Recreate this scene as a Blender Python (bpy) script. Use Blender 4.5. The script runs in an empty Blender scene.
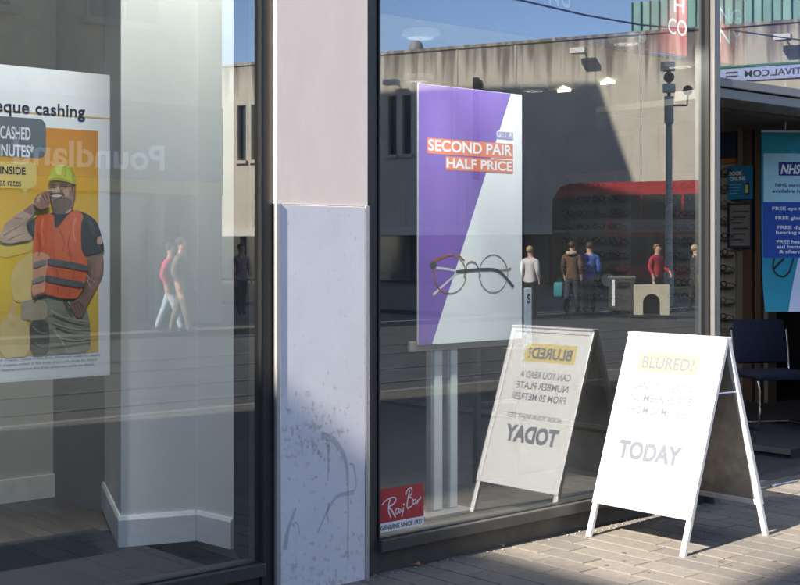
import bpy, bmesh, math, random
from mathutils import Vector, Matrix
random.seed(7)
SC = bpy.context.scene
COL = SC.collection
V = Vector

# ------------------------------------------------------------------ camera
F, HZ, H, DIST = 1300.0, 250.0, 1.55, 4.74      # focal length and horizon in photo pixels, eye height, metres to the shop front
A = math.atan2(1300.0, 1480.0)
FWD = V((math.sin(A), math.cos(A), 0)); RGT = V((math.cos(A), -math.sin(A), 0))
CAM = V((0, -DIST, H))
cd = bpy.data.cameras.new('camera'); cam = bpy.data.objects.new('camera', cd); COL.objects.link(cam)
cam.location = CAM; cam.rotation_euler = (math.pi/2, 0, -A)
cd.sensor_width = 36; cd.lens = 36*F/800; cd.shift_y = -(292.5-HZ)/800
cd.clip_start = 0.05; cd.clip_end = 900
SC.camera = cam

# ------------------------------------------------------------------ sky, sun, exposure
EL, AZF = math.radians(36), math.radians(5.5)     # sun from the left, almost along the shop front
SUN = V((-math.cos(EL)*math.cos(AZF), -math.cos(EL)*math.sin(AZF), math.sin(EL)))
w = bpy.data.worlds.new('World'); SC.world = w; w.use_nodes = True
nt = w.node_tree
bg = nt.nodes['Background']; bg.inputs['Strength'].default_value = 0.148
sk = nt.nodes.new('ShaderNodeTexSky'); sk.sky_type = 'NISHITA'; sk.sun_disc = False
sk.sun_elevation = EL; sk.sun_rotation = math.atan2(SUN.x, SUN.y); sk.altitude = 1500; sk.air_density = .62; sk.dust_density = 0.9; sk.ozone_density = 0.5
nt.links.new(sk.outputs[0], bg.inputs['Color'])
sl = bpy.data.lights.new('sun', 'SUN'); sl.energy = 4.5; sl.angle = math.radians(0.53); sl.color = (1, .93, .82)
so = bpy.data.objects.new('sun', sl); COL.objects.link(so); so.location = (-20, -10, 25)
so.rotation_euler = (-SUN).to_track_quat('-Z', 'Y').to_euler()
vs = SC.view_settings; vs.view_transform = 'Standard'; vs.look = 'None'; vs.gamma = 1; vs.exposure = 1.92
vs.use_curve_mapping = False
SC.render.engine = 'CYCLES'
cy = SC.cycles; cy.use_denoising = True; cy.max_bounces = 10; cy.transparent_max_bounces = 24; cy.glossy_bounces = 5
cy.sample_clamp_indirect = 6; cy.caustics_reflective = False; cy.caustics_refractive = False

# ------------------------------------------------------------------ pixels to places
YG = 0.014                                       # the panes stand at this y; the street is mirrored in them
def ray(px, py): return FWD + RGT*((px-400)/F) + V((0, 0, (HZ-py)/F))
def on_y(px, py, y): r = ray(px, py); return CAM + r*((y-CAM.y)/r.y)
def on_x(px, py, x): r = ray(px, py); return CAM + r*((x-CAM.x)/r.x)
def on_z(px, py, z): r = ray(px, py); return CAM + r*((z-CAM.z)/r.z)
def at_d(px, py, d): return CAM + ray(px, py)*d
def mir(p): return V((p.x, 2*YG-p.y, p.z))       # where a thing seen in the glass really stands
def refl(px, py, d): return mir(at_d(px, py, d))
def refl_g(px, d, z=0.0): p = refl(px, HZ, d); p.z = z; return p

# ------------------------------------------------------------------ materials
MATS = {}
def mat(name, col, rough=.6, metal=0, var=.12, scale=8, bump=0, bscale=None, spec=.5, coat=0, emit=None, detail=4, stretch=None, col2=None):
    if name in MATS: return MATS[name]
    m = bpy.data.materials.new(name); m.use_nodes = True; n = m.node_tree.nodes; l = m.node_tree.links
    b = n['Principled BSDF']
    b.inputs['Roughness'].default_value = rough; b.inputs['Metallic'].default_value = metal
    b.inputs['Specular IOR Level'].default_value = spec; b.inputs['Coat Weight'].default_value = coat
    b.inputs['Coat Roughness'].default_value = .15
    c = (*col, 1)
    tc = n.new('ShaderNodeTexCoord'); mp = n.new('ShaderNodeMapping'); l.new(tc.outputs['Object'], mp.inputs[0])
    if stretch: mp.inputs['Scale'].default_value = stretch
    if var > 0 or col2:
        nz = n.new('ShaderNodeTexNoise'); nz.inputs['Scale'].default_value = scale; nz.inputs['Detail'].default_value = detail
        nz.inputs['Roughness'].default_value = .65
        l.new(mp.outputs[0], nz.inputs['Vector'])
        cr = n.new('ShaderNodeValToRGB'); l.new(nz.outputs[0], cr.inputs[0])
        cr.color_ramp.elements[0].position = .3; cr.color_ramp.elements[1].position = .7
        if col2: cr.color_ramp.elements[0].color = (*col2, 1); cr.color_ramp.elements[1].color = c
        else:
            cr.color_ramp.elements[0].color = (*[x*(1-var) for x in col], 1)
            cr.color_ramp.elements[1].color = (*[min(1, x*(1+var)) for x in col], 1)
        l.new(cr.outputs[0], b.inputs['Base Color'])
    else: b.inputs['Base Color'].default_value = c
    if bump:
        nb = n.new('ShaderNodeTexNoise'); nb.inputs['Scale'].default_value = bscale or scale*4; nb.inputs['Detail'].default_value = 5
        l.new(mp.outputs[0], nb.inputs['Vector'])
        bp = n.new('ShaderNodeBump'); bp.inputs['Strength'].default_value = bump; bp.inputs['Distance'].default_value = .01
        l.new(nb.outputs[0], bp.inputs['Height']); l.new(bp.outputs[0], b.inputs['Normal'])
    if emit:
        b.inputs['Emission Color'].default_value = (*emit[0], 1); b.inputs['Emission Strength'].default_value = emit[1]
    MATS[name] = m; return m

def glass_mat(name, r0, tint=(.93, .96, .95), rough=0.0, wav=0):
    m = bpy.data.materials.new(name); m.use_nodes = True; n = m.node_tree.nodes; l = m.node_tree.links
    n.remove(n['Principled BSDF']); out = n['Material Output']
    tr = n.new('ShaderNodeBsdfTransparent'); tr.inputs[0].default_value = (*tint, 1)
    gl = n.new('ShaderNodeBsdfAnisotropic'); gl.inputs['Color'].default_value = (1, 1, 1, 1); gl.inputs['Roughness'].default_value = rough
    lw = n.new('ShaderNodeLayerWeight'); lw.inputs[0].default_value = .5
    po = n.new('ShaderNodeMath'); po.operation = 'POWER'; po.inputs[1].default_value = 5; l.new(lw.outputs['Facing'], po.inputs[0])
    ml = n.new('ShaderNodeMath'); ml.operation = 'MULTIPLY_ADD'; ml.inputs[1].default_value = 1-r0; ml.inputs[2].default_value = r0
    l.new(po.outputs[0], ml.inputs[0])
    mx = n.new('ShaderNodeMixShader'); l.new(ml.outputs[0], mx.inputs[0]); l.new(tr.outputs[0], mx.inputs[1]); l.new(gl.outputs[0], mx.inputs[2])
    l.new(mx.outputs[0], out.inputs['Surface'])
    if wav:
        tc = n.new('ShaderNodeTexCoord'); nb = n.new('ShaderNodeTexNoise'); nb.inputs['Scale'].default_value = 1.3; nb.inputs['Detail'].default_value = 1
        l.new(tc.outputs['Object'], nb.inputs['Vector'])
        bp = n.new('ShaderNodeBump'); bp.inputs['Strength'].default_value = wav; bp.inputs['Distance'].default_value = .01
        l.new(nb.outputs[0], bp.inputs['Height']); l.new(bp.outputs[0], gl.inputs['Normal'])
    MATS[name] = m; return m

GLASS = glass_mat('shop glass', .113)
def dust(m):
    n = m.node_tree.nodes; l = m.node_tree.links; out = n['Material Output']; src = out.inputs['Surface'].links[0].from_socket
    df = n.new('ShaderNodeBsdfDiffuse'); df.inputs[0].default_value = (.75, .74, .70, 1)
    tc = n.new('ShaderNodeTexCoord'); mp = n.new('ShaderNodeMapping'); mp.inputs['Scale'].default_value = (1.6, 1.6, .7); l.new(tc.outputs['Object'], mp.inputs[0])
    nz = n.new('ShaderNodeTexNoise'); nz.inputs['Scale'].default_value = 2.2; nz.inputs['Detail'].default_value = 8; nz.inputs['Roughness'].default_value = .7; l.new(mp.outputs[0], nz.inputs['Vector'])
    mr = n.new('ShaderNodeMapRange'); l.new(nz.outputs[0], mr.inputs[0]); mr.inputs[1].default_value = .3; mr.inputs[2].default_value = .75; mr.inputs[3].default_value = .006; mr.inputs[4].default_value = .03
    mx = n.new('ShaderNodeMixShader'); l.new(mr.outputs[0], mx.inputs[0]); l.new(src, mx.inputs[1]); l.new(df.outputs[0], mx.inputs[2]); l.new(mx.outputs[0], out.inputs['Surface'])
dust(GLASS)
COVER = glass_mat('clear poster cover', .20, (.97, .97, .97), rough=.46)
FARGL = mat('far glass', (.02, .025, .03), .08, spec=.6, var=0)
FRAME = mat('dark bronze frame', (.058, .055, .05), .42, var=.15, scale=20, bump=.05, spec=.4)
GASK = mat('black rubber', (.008, .008, .008), .5, var=0)
ALU = mat('brushed aluminium', (.62, .62, .62), .38, .9, var=.08, scale=30, stretch=(1, 1, .1))
CHROME = mat('chrome', (.75, .75, .76), .12, 1, var=0)
WHITE = mat('white paint', (.78, .79, .78), .55, var=.03, scale=3)

# ------------------------------------------------------------------ mesh helpers
def bm_new(): return bmesh.new()
def box(bm, lo, hi, bev=0, M=None):
    lo, hi = V(lo), V(hi)
    r = bmesh.ops.create_cube(bm, size=1)
    vs_ = r['verts']
    for v in vs_:
        v.co = V((lo[i] + (v.co[i]+.5)*(hi[i]-lo[i]) for i in range(3)))
    if bev:
        es = list({e for v in vs_ for e in v.link_edges})
        r2 = bmesh.ops.bevel(bm, geom=es, offset=bev, segments=2, affect='EDGES', profile=.5)
        vs_ = list({v for f in r2['faces'] for v in f.verts} | {v for v in vs_ if v.is_valid})
    if M is not None:
        bmesh.ops.transform(bm, matrix=M, verts=[v for v in vs_ if v.is_valid])
    return vs_
def prism(bm, pts, off):
    off = V(off)
    a = [bm.verts.new(V(p)) for p in pts]; b = [bm.verts.new(V(p)+off) for p in pts]; n = len(pts)
    bm.faces.new(a); bm.faces.new(b[::-1])
    for i in range(n): bm.faces.new((a[i], b[i], b[(i+1) % n], a[(i+1) % n]))
def tube(bm, pts, r, seg=8, closed=False):
    pts = [V(p) for p in pts]; rs = r if isinstance(r, (list, tuple)) else [r]*len(pts)
    rings = []; n = len(pts); up = None
    for i, p in enumerate(pts):
        if closed: t = pts[(i+1) % n]-pts[i-1]
        else: t = pts[min(i+1, n-1)]-pts[max(i-1, 0)]
        t.normalize()
        if up is None:
            up = V((0, 0, 1)) if abs(t.z) < .9 else V((1, 0, 0))
        up = (up - t*up.dot(t)).normalized(); sd = t.cross(up)
        rings.append([bm.verts.new(p + (up*math.cos(2*math.pi*k/seg)+sd*math.sin(2*math.pi*k/seg))*rs[i]) for k in range(seg)])
    m = n if closed else n-1
    for i in range(m):
        a, b = rings[i], rings[(i+1) % n]
        for k in range(seg): bm.faces.new((a[k], a[(k+1) % seg], b[(k+1) % seg], b[k]))
    if not closed: bm.faces.new(rings[0][::-1]); bm.faces.new(rings[-1])
def lathe(bm, prof, c=(0, 0, 0), seg=20):
    c = V(c); rings = []
    for r, z in prof: rings.append([bm.verts.new(c+V((r*math.cos(2*math.pi*k/seg), r*math.sin(2*math.pi*k/seg), z))) for k in range(seg)])
    for a, b in zip(rings, rings[1:]):
        for k in range(seg): bm.faces.new((a[k], a[(k+1) % seg], b[(k+1) % seg], b[k]))
    bm.faces.new(rings[0][::-1]); bm.faces.new(rings[-1])
def ball(bm, c, r, seg=12, sc=(1, 1, 1)):
    q = bmesh.ops.create_uvsphere(bm, u_segments=seg, v_segments=max(6, seg*2//3), radius=r)
    for v in q['verts']: v.co = V((v.co.x*sc[0], v.co.y*sc[1], v.co.z*sc[2])) + V(c)

def props(o, label=None, cat=None, group=None, kind=None):
    if label: o['label'] = label
    if cat: o['category'] = cat
    if group: o['group'] = group
    if kind: o['kind'] = kind
    return o
def thing(name, label, cat, loc=(0, 0, 0), group=None):
    o = bpy.data.objects.new(name, None); COL.objects.link(o); o.location = loc; o.empty_display_size = .2
    return props(o, label, cat, group)
def wloc(o):
    p = V((0, 0, 0))
    while o is not None: p += o.location; o = o.parent
    return p
def mobj(name, bm, m, parent=None, smooth=False, origin=None):
    """world-coordinate bmesh -> one mesh object; parts take their thing's origin"""
    me = bpy.data.meshes.new(name)
    bmesh.ops.recalc_face_normals(bm, faces=bm.faces[:])
    base = wloc(parent) if parent is not None else (V(origin) if origin is not None else V((0, 0, 0)))
    bmesh.ops.translate(bm, vec=-base, verts=bm.verts[:])
    bm.to_mesh(me); bm.free()
    for q in (m if isinstance(m, (list, tuple)) else [m]): me.materials.append(q)
    if smooth:
        for p in me.polygons: p.use_smooth = True
        try: me.set_sharp_from_angle(angle=math.radians(40))
        except Exception: pass
    o = bpy.data.objects.new(name, me); COL.objects.link(o)
    if parent is not None: o.parent = parent
    elif origin is not None: o.location = origin
    return o
def bx(name, lo, hi, m, parent=None, bev=0, M=None, **k):
    b = bm_new(); box(b, lo, hi, bev, M); return mobj(name, b, m, parent, **k)
def struct(o): o['kind'] = 'structure'; return o
def copy_tree(o, parent=None):
    c = o.copy(); COL.objects.link(c); c.parent = parent
    for ch in o.children: copy_tree(ch, c)
    return c

# flat print: shapes given on a plane  O + U*x + W*y, lifted along N
class Plane:
    def __init__(s, O, U, W, N): s.O, s.U, s.W, s.N = V(O), V(U), V(W), V(N)
    def p(s, x, y, k=1): return s.O + s.U*x + s.W*y + s.N*(k*.0004)
def poly(name, pl, pts, m, parent, k=1, fn=None):
    b = bm_new(); vs_ = [b.verts.new(fn(*q) + pl.N*(k*.0004) if fn else pl.p(q[0], q[1], k)) for q in pts]
    f = b.faces.new(vs_); f.normal_update(); bmesh.ops.triangulate(b, faces=[f]); 
    o = mobj(name, b, m, parent); fixn(o, pl.N); return o
def fixn(o, N):
    me = o.data
    if me.polygons and me.polygons[0].normal.dot(N) < 0: me.flip_normals()
def ribbon(name, pl, pts, wd, m, parent, k=1, fn=None, closed=False, join=None):
    P = [fn(*q) + pl.N*(k*.0004) if fn else pl.p(q[0], q[1], k) for q in pts]
    # smooth with Catmull-Rom
    Q = []; n = len(P)
    for i in range(n if closed else n-1):
        p0, p1, p2, p3 = (P[(i-1) % n], P[i], P[(i+1) % n], P[(i+2) % n]) if closed else (P[max(i-1, 0)], P[i], P[i+1], P[min(i+2, n-1)])
        for s in range(5):
            t = s/5; Q.append(.5*((2*p1)+(p2-p0)*t+(2*p0-5*p1+4*p2-p3)*t*t+(3*p1-p0-3*p2+p3)*t**3))
    if not closed: Q.append(P[-1])
    b = join if join is not None else bm_new(); prev = None; first = None; n = len(Q)
    for i, q in enumerate(Q):
        t = (Q[(i+1) % n]-Q[i-1]) if closed else (Q[min(i+1, n-1)]-Q[max(i-1, 0)])
        if t.length < 1e-9: t = pl.U.copy()
        t.normalize(); s = pl.N.cross(t)
        f = i/max(1, n-1); wi = (wd[0]+(wd[1]-wd[0])*f) if isinstance(wd, (tuple, list)) else wd
        a = (b.verts.new(q-s*wi/2), b.verts.new(q+s*wi/2))
        if prev: b.faces.new((prev[0], a[0], a[1], prev[1]))
        else: first = a
        prev = a
    if closed: b.faces.new((prev[0], first[0], first[1], prev[1]))
    if join is None:
        o = mobj(name, b, m, parent); fixn(o, pl.N); return o
def split_letters(me, m, parent, name):
    n = len(me.vertices); par = list(range(n))
    def f(a):
        while par[a] != a: par[a] = par[par[a]]; a = par[a]
        return a
    for e_ in me.edges: par[f(e_.vertices[0])] = f(e_.vertices[1])
    return [f(i) for i in range(n)]
def text(body, pl, x, y, wd, ht, m, parent, k=2, bold=0.0, name='lettering', fit=True, skew=0, ext=0, dy=0, big=False):
    """lettering with its left end at x, baseline y, cap height ht, total width wd"""
    cu = bpy.data.curves.new('t', 'FONT'); cu.body = body; cu.offset = bold; cu.extrude = ext; cu.resolution_u = 4
    o = bpy.data.objects.new('t', cu); COL.objects.link(o)
    dg = bpy.context.evaluated_depsgraph_get(); me = bpy.data.meshes.new_from_object(o.evaluated_get(dg))
    bpy.data.objects.remove(o); bpy.data.curves.remove(cu)
    cu2 = .729
    xs = [v.co.x for v in me.vertices]
    if not xs: return None
    x0, x1 = min(xs), max(xs); sx = wd/(x1-x0) if fit else ht/cu2
    base = wloc(parent); raw = [v.co.x for v in me.vertices]
    for v in me.vertices:
        X = (v.co.x-x0)*sx + skew*v.co.y; Y = v.co.y*ht/cu2
        v.co = pl.p(x+X, y+Y+dy*(X/max(wd, 1e-6)), k) + pl.N*v.co.z - base
    root = split_letters(me, m, parent, name)
    isl = {}
    for i, r in enumerate(root): isl.setdefault(r, []).append(i)
    groups = []
    for vs_ in sorted(isl.values(), key=lambda q: min(raw[i] for i in q)):
        a, c = min(raw[i] for i in vs_), max(raw[i] for i in vs_)
        if groups and a < groups[-1][1]-.25*(c-a) and a < groups[-1][1]: groups[-1][1] = max(groups[-1][1], c); groups[-1][2] += vs_
        else: groups.append([a, c, list(vs_)])
    mid = 'letter' if big else name
    sets = [g[2] for g in groups] if big else [list(range(len(raw)))]
    out_ = []
    for st_ in sets:
        ss_ = set(st_); mp_ = {v: i for i, v in enumerate(st_)}
        m3 = bpy.data.meshes.new(mid)
        m3.from_pydata([me.vertices[i].co[:] for i in st_], [], [[mp_[v] for v in p.vertices] for p in me.polygons if p.vertices[0] in ss_])
        m3.materials.append(m); m3.update()
        if not ext and m3.polygons and m3.polygons[0].normal.dot(pl.N) < 0: m3.flip_normals()
        q = bpy.data.objects.new(mid, m3); COL.objects.link(q); q.parent = parent; out_.append(q)
    if not big: out_[0]['kind'] = 'stuff'
    bpy.data.meshes.remove(me)
    return out_

# ================================================================== SETTING
# ground, road
def slab(name, lo, hi, m): return struct(bx(name, lo, hi, m))
def paver_material():
    m = mat('pavement bed', (.16, .145, .125), .85, var=.25, scale=3, bump=.3)
    return m
def tiled(name, col, mort, bw, bh, rough=.8):
    m = bpy.data.materials.new(name); m.use_nodes = True; n = m.node_tree.nodes; l = m.node_tree.links; b = n['Principled BSDF']
    tc = n.new('ShaderNodeTexCoord'); mp = n.new('ShaderNodeMapping'); l.new(tc.outputs['Object'], mp.inputs[0])
    mp.inputs['Rotation'].default_value = (0, 0, math.pi/2)
    br = n.new('ShaderNodeTexBrick'); l.new(mp.outputs[0], br.inputs['Vector'])
    br.inputs['Scale'].default_value = 1; br.inputs['Brick Width'].default_value = bw; br.inputs['Row Height'].default_value = bh
    br.inputs['Mortar Size'].default_value = .006; br.inputs['Color1'].default_value = (*col, 1)
    br.inputs['Color2'].default_value = (*[c*.78 for c in col], 1); br.inputs['Mortar'].default_value = (*mort, 1)
    nz = n.new('ShaderNodeTexNoise'); nz.inputs['Scale'].default_value = 2.5; nz.inputs['Detail'].default_value = 6; l.new(tc.outputs['Object'], nz.inputs['Vector'])
    mx = n.new('ShaderNodeMix'); mx.data_type = 'RGBA'; mx.blend_type = 'MULTIPLY'; mx.inputs[0].default_value = .5
    l.new(br.outputs[0], mx.inputs[6]); l.new(nz.outputs[0], mx.inputs[7]); l.new(mx.outputs[2], b.inputs['Base Color'])
    b.inputs['Roughness'].default_value = rough
    bp = n.new('ShaderNodeBump'); bp.inputs['Strength'].default_value = .4; bp.inputs['Distance'].default_value = .005
    l.new(br.outputs[1], bp.inputs['Height']); bp.invert = True; l.new(bp.outputs[0], b.inputs['Normal'])
    return m
PAVE = tiled('block paving', (.15, .13, .108), (.10, .088, .072), .42, .15)
slab('ground', (-300, -300, -.5), (300, 300, -.16), mat('ground earth', (.09, .085, .08), .9))
pave = slab('pavement', (-60, -6, -.3), (60, .3, -.0045), PAVE)
slab('road', (-60, -70, -.3), (60, -6.16, -.1), mat('asphalt', (.05, .05, .05), .75, var=.3, scale=1.2, bump=.4, bscale=60))
slab('kerb', (-60, -6.15, -.3), (60, -6.005, -.002), mat('granite kerb', (.16, .155, .15), .8, var=.2, scale=30))
slab('far_pavement', (-60, -70, -.25), (15.9, -16.6, 0), PAVE)
slab('far_pavement', (22.2, -70, -.25), (36, -17.0, 0), PAVE)
slab('far_kerb', (15.95, -16.59, -.25), (60, -16.42, .004), MATS['granite kerb'])
# tram rails set in the road
RAIL = mat('worn steel rail', (.22, .21, .20), .5, .7, var=.4, scale=2)
for yy in (-7.5, -8.93, -10.9, -12.33):
    r = bx('tram_rail', (-60, yy-.035, -.12), (60, yy+.035, -.094), RAIL); struct(r)
    r = bx('rail_groove', (-60, yy+.04, -.12), (60, yy+.10, -.096), GASK); struct(r)
# paving blocks in front of the shop, each one a block
pm = [mat('paving block %d' % i, c, .82, var=.18, scale=22, bump=.35, bscale=90) for i, c in enumerate([(.15, .13, .108), (.138, .12, .10), (.165, .143, .118), (.128, .114, .098)])]
pmeshes = []
for L in (.30, .42, .54):
    for mm in pm:
        b = bm_new(); box(b, (-.0715, -L/2+.0035, -.04), (.0715, L/2-.0035, 0), .004)
        me = bpy.data.meshes.new('paver'); bmesh.ops.recalc_face_normals(b, faces=b.faces[:]); b.to_mesh(me); b.free(); me.materials.append(mm)
        for p in me.polygons: p.use_smooth = False
        pmeshes.append((L, me))
cnt = 0
for i in range(36):
    x = 3.05 + i*.15
    y = -.012 - random.random()*.05
    y0 = .0
    first = True
    while y > -1.75 and cnt < 290:
        L, me = random.choice(pmeshes)
        if first: y = .0 + random.uniform(.0, .25); first = False
        o = bpy.data.objects.new('paver', me); COL.objects.link(o); o.parent = pave
        o.location = (x, y-L/2, random.uniform(-.0008, .0008)); o.rotation_euler = (random.uniform(-.002, .002), random.uniform(-.003, .003), random.uniform(-.003, .003))
        y -= L; cnt += 1

# ================================================================== SHOP FRONT
XL0, XL1 = -1.5, on_y(262, 300, 0).x         # left window
XC0, XC1 = on_y(276, 300, -.03).x, on_y(368, 300, -.03).x   # column
XR0 = on_y(377, 300, 0).x; XR1 = on_y(714.5, 300, -.045).x      # right window
XM = on_y(720.5, 300, -.045).x
ZS, ZT = .165, 3.7
def window(name, x0, x1, label, jl, jr):
    t = thing(name, label, 'window', ((x0+x1)/2, 0, 0))
    pane = bx('pane', (x0-.01, YG-.001, ZS-.01), (x1+.01, YG+.001, ZT), GLASS, t)
    b = bm_new(); box(b, (x0-.0, -.034, .107), (x1, .11, ZS), .004); mobj('sill', b, FRAME, t)
    b = bm_new(); box(b, (x0, .012, -.03), (x1, .10, .1045), .002); mobj('plinth', b, FRAME, t)
    b = bm_new(); box(b, (x0, -.008, ZT), (x1, .1, ZT+.1), .003); mobj('head', b, FRAME, t)
    for (a, c, g) in jl+jr:
        b = bm_new(); box(b, (a, -.004, -.03), (c, .1, ZT+.1), .003); j = mobj('jamb', b, FRAME, t)
        gx = a if g < 0 else c
        bx('gasket', (gx-.012 if g < 0 else gx+.0005, YG-.026, ZS+.001), (gx-.0005 if g < 0 else gx+.012, YG+.03, ZT-.001), GASK, j)
    bx('gasket', (x0+.013, YG-.02, ZS+.0005), (x1-.013, YG-.006, ZS+.006), GASK, t)
    return t
wl = window('shop_window', XL0, XL1, 'wide shop window at the left edge holding the orange poster', [], [(XL1, XC0-.001, -1)])
wr = window('shop_window', XR0, XR1, 'shop window with purple poster between pale column and doorway', [(XC1+.001, XR0, 1)], [])
# column
ct = thing('column', 'pale stone column with scuffed metal lower panel between the two windows', 'column', ((XC0+XC1)/2, 0, 0))
def stone_mat():
    m = mat('pale stone', (.90, .77, .66), .6, var=.05, scale=5, bump=.04, detail=8, stretch=(1, 1, .35))
    return m
zp = on_y(320, 205, -.03).z
b = bm_new(); box(b, (XC0, -.03, zp), (XC1, .10, 4.2), .004); mobj('stone_facing', b, stone_mat(), ct)
b = bm_new(); box(b, (XC0+.004, -.02, -.03), (XC1-.004, .10, zp-.001), 0); mobj('core', b, FRAME, ct)
def panel_mat():
    m = mat('scuffed metal panel', (.76, .742, .75), .42, var=.05, scale=4, spec=.6)
    n = m.node_tree.nodes; l = m.node_tree.links; bs = n['Principled BSDF']
    src = bs.inputs['Base Color'].links[0].from_socket
    tc = n.new('ShaderNodeTexCoord')
    # dirt: fine speckle, gathered low down and around a scuffed patch
    nz = n.new('ShaderNodeTexNoise'); nz.inputs['Scale'].default_value = 26; nz.inputs['Detail'].default_value = 7; nz.inputs['Roughness'].default_value = .7
    l.new(tc.outputs['Object'], nz.inputs['Vector'])
    sx = n.new('ShaderNodeSeparateXYZ'); l.new(tc.outputs['Object'], sx.inputs[0])
    gr = n.new('ShaderNodeMapRange'); l.new(sx.outputs['Z'], gr.inputs[0]); gr.inputs[1].default_value = .0; gr.inputs[2].default_value = .45; gr.inputs[3].default_value = .10; gr.inputs[4].default_value = 0
    vm = n.new('ShaderNodeVectorMath'); vm.operation = 'DISTANCE'; l.new(tc.outputs['Object'], vm.inputs[0]); vm.inputs[1].default_value = (-.07, -.036, .70)
    g2 = n.new('ShaderNodeMapRange'); l.new(vm.outputs['Value'], g2.inputs[0]); g2.inputs[1].default_value = .0; g2.inputs[2].default_value = .32; g2.inputs[3].default_value = .12; g2.inputs[4].default_value = 0
    ad = n.new('ShaderNodeMath'); l.new(gr.outputs[0], ad.inputs[0]); l.new(g2.outputs[0], ad.inputs[1])
    a2 = n.new('ShaderNodeMath'); l.new(ad.outputs[0], a2.inputs[0]); l.new(nz.outputs[0], a2.inputs[1])
    rp = n.new('ShaderNodeValToRGB'); rp.color_ramp.elements[0].position = .60; rp.color_ramp.elements[1].position = .72; l.new(a2.outputs[0], rp.inputs[0])
    mx = n.new('ShaderNodeMix'); mx.data_type = 'RGBA'; l.new(rp.outputs[0], mx.inputs[0]); l.new(src, mx.inputs[6]); mx.inputs[7].default_value = (.50, .465, .43, 1)
    l.new(mx.outputs[2], bs.inputs['Base Color'])
    return m
PANEL = panel_mat()
bx('lower_panel', (XC0+.022, -.036, -.012), (XC1-.022, -.0215, zp-.003), PANEL, ct, .002)
for a, c in ((XC0-.002, XC0+.020), (XC1-.020, XC1+.0)):
    bx('edge_trim', (a, -.040, -.012), (c, -.0205, zp+.002), mat('pale metal trim', (.42, .41, .41), .4, .4, var=.06, scale=20), ct, .002)
# drip stains on the panel
cp = Plane((0, -.036, 0), (1, 0, 0), (0, 0, 1), (0, -1, 0))
def cfn(x, y): return on_y(270+x/2.854, 380+y/2.854, -.0365)
def mix_mat(name, col, a):
    m = bpy.data.materials.new(name); m.use_nodes = True; n = m.node_tree.nodes; l = m.node_tree.links
    b = n['Principled BSDF']; b.inputs['Base Color'].default_value = (*col, 1); b.inputs['Roughness'].default_value = .6
    nz = n.new('ShaderNodeTexNoise'); nz.inputs['Scale'].default_value = 40; nz.inputs['Detail'].default_value = 4
    rp = n.new('ShaderNodeMapRange'); l.new(nz.outputs[0], rp.inputs[0]); rp.inputs[1].default_value = .3; rp.inputs[2].default_value = .7; rp.inputs[3].default_value = a*.55; rp.inputs[4].default_value = a
    l.new(rp.outputs[0], b.inputs['Alpha']); return m
ST = mix_mat('drip stain', (.36, .36, .39), .36); ST2 = mix_mat('mud scuff', (.45, .40, .34), .34)
MPP = 8.5/1300/2.854
for pts, wd in (([(148, 160), (165, 163), (182, 172), (198, 192), (210, 215), (219, 250), (222, 300)], (15*MPP, 7*MPP)),
                ([(222, 298), (223, 380), (222, 440), (222, 515)], (5*MPP, 3*MPP)),
                ([(240, 320), (222, 324), (200, 328), (180, 345), (158, 385), (135, 438)], (11*MPP, 3*MPP)),
                ([(226, 240), (238, 243), (243, 270), (246, 300), (240, 318)], (5*MPP, 4*MPP)),
                ([(73, 366), (64, 392), (52, 425), (46, 455), (42, 485)], (5*MPP, 12*MPP)),
                ([(70, 405), (80, 415), (84, 440)], (4*MPP, 2*MPP)),
                ([(165, 185), (167, 230), (164, 288)], (5*MPP, 3*MPP)),
                ([(168, 350), (163, 385), (168, 408)], (6*MPP, 2*MPP))):
    ribbon('stain', cp, pts, wd, ST, ct, fn=cfn, k=1+random.random())
rs = random.Random(3)
for i in range(20):
    cx, cy_ = rs.gauss(120, 42), rs.gauss(140, 55)
    if rs.random() < .25: cx, cy_ = rs.uniform(40, 260), rs.uniform(250, 560)
    a = rs.uniform(0, 6.28); L = rs.uniform(3, 14); hw = rs.uniform(1.2, 4.5)
    cx = min(max(cx, 42), 262)
    pts = [(cx+math.cos(t)*hw*rs.uniform(.6, 1.3), cy_+math.sin(t)*L*.7*rs.uniform(.6, 1.3)) for t in [k*math.pi/4 for k in range(8)]]
    poly('stain', cp, pts, ST2, ct, fn=cfn, k=.4+i*.01)

# doorway: mullion, transom, fanlight, threshold
zt0, zt1 = on_y(720, 98, 0).z, on_y(720, 78, 0).z
dt = thing('doorway', 'open shop doorway with pale metal mullion, grey transom and glass above', 'doorway', ((XM+9)/2, 0, 0))
LITE = mat('pale grey powder coat', (.12, .115, .11), .45, var=.08, scale=20)
b = bm_new(); box(b, (XR1, -.045, -.03), (XM, .10, 4.0), .004); mu = mobj('mullion', b, LITE, dt)
bx('gasket', (XR1-.014, YG-.03, ZS), (XR1-.0005, YG+.03, ZT), GASK, mu)
b = bm_new(); box(b, (XM+.001, -.03, (zt0+zt1)/2+.006), (9.5, .09, zt1), .004); mobj('transom', b, LITE, dt)
b = bm_new(); box(b, (XM+.001, -.012, zt0), (9.5, .30, (zt0+zt1)/2), .004); mobj('door_track', b, LITE, dt)
bx('pane', (XM-.005, YG-.001, zt1-.01), (9.45, YG+.001, ZT), GLASS, dt)
b = bm_new(); box(b, (9.501, -.045, -.03), (9.6, .10, 4.0), .004); mobj('mullion', b, LITE, dt)
bx('threshold', (XM+.002, .06, -.03), (9.5, .17, .006), ALU, dt, .003)
bx('soffit', (XM+.01, .301, zt0-.02), (9.5, .95, zt0+.02), mat('beige soffit', (.035, .032, .026), .6, var=.08), dt)
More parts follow.
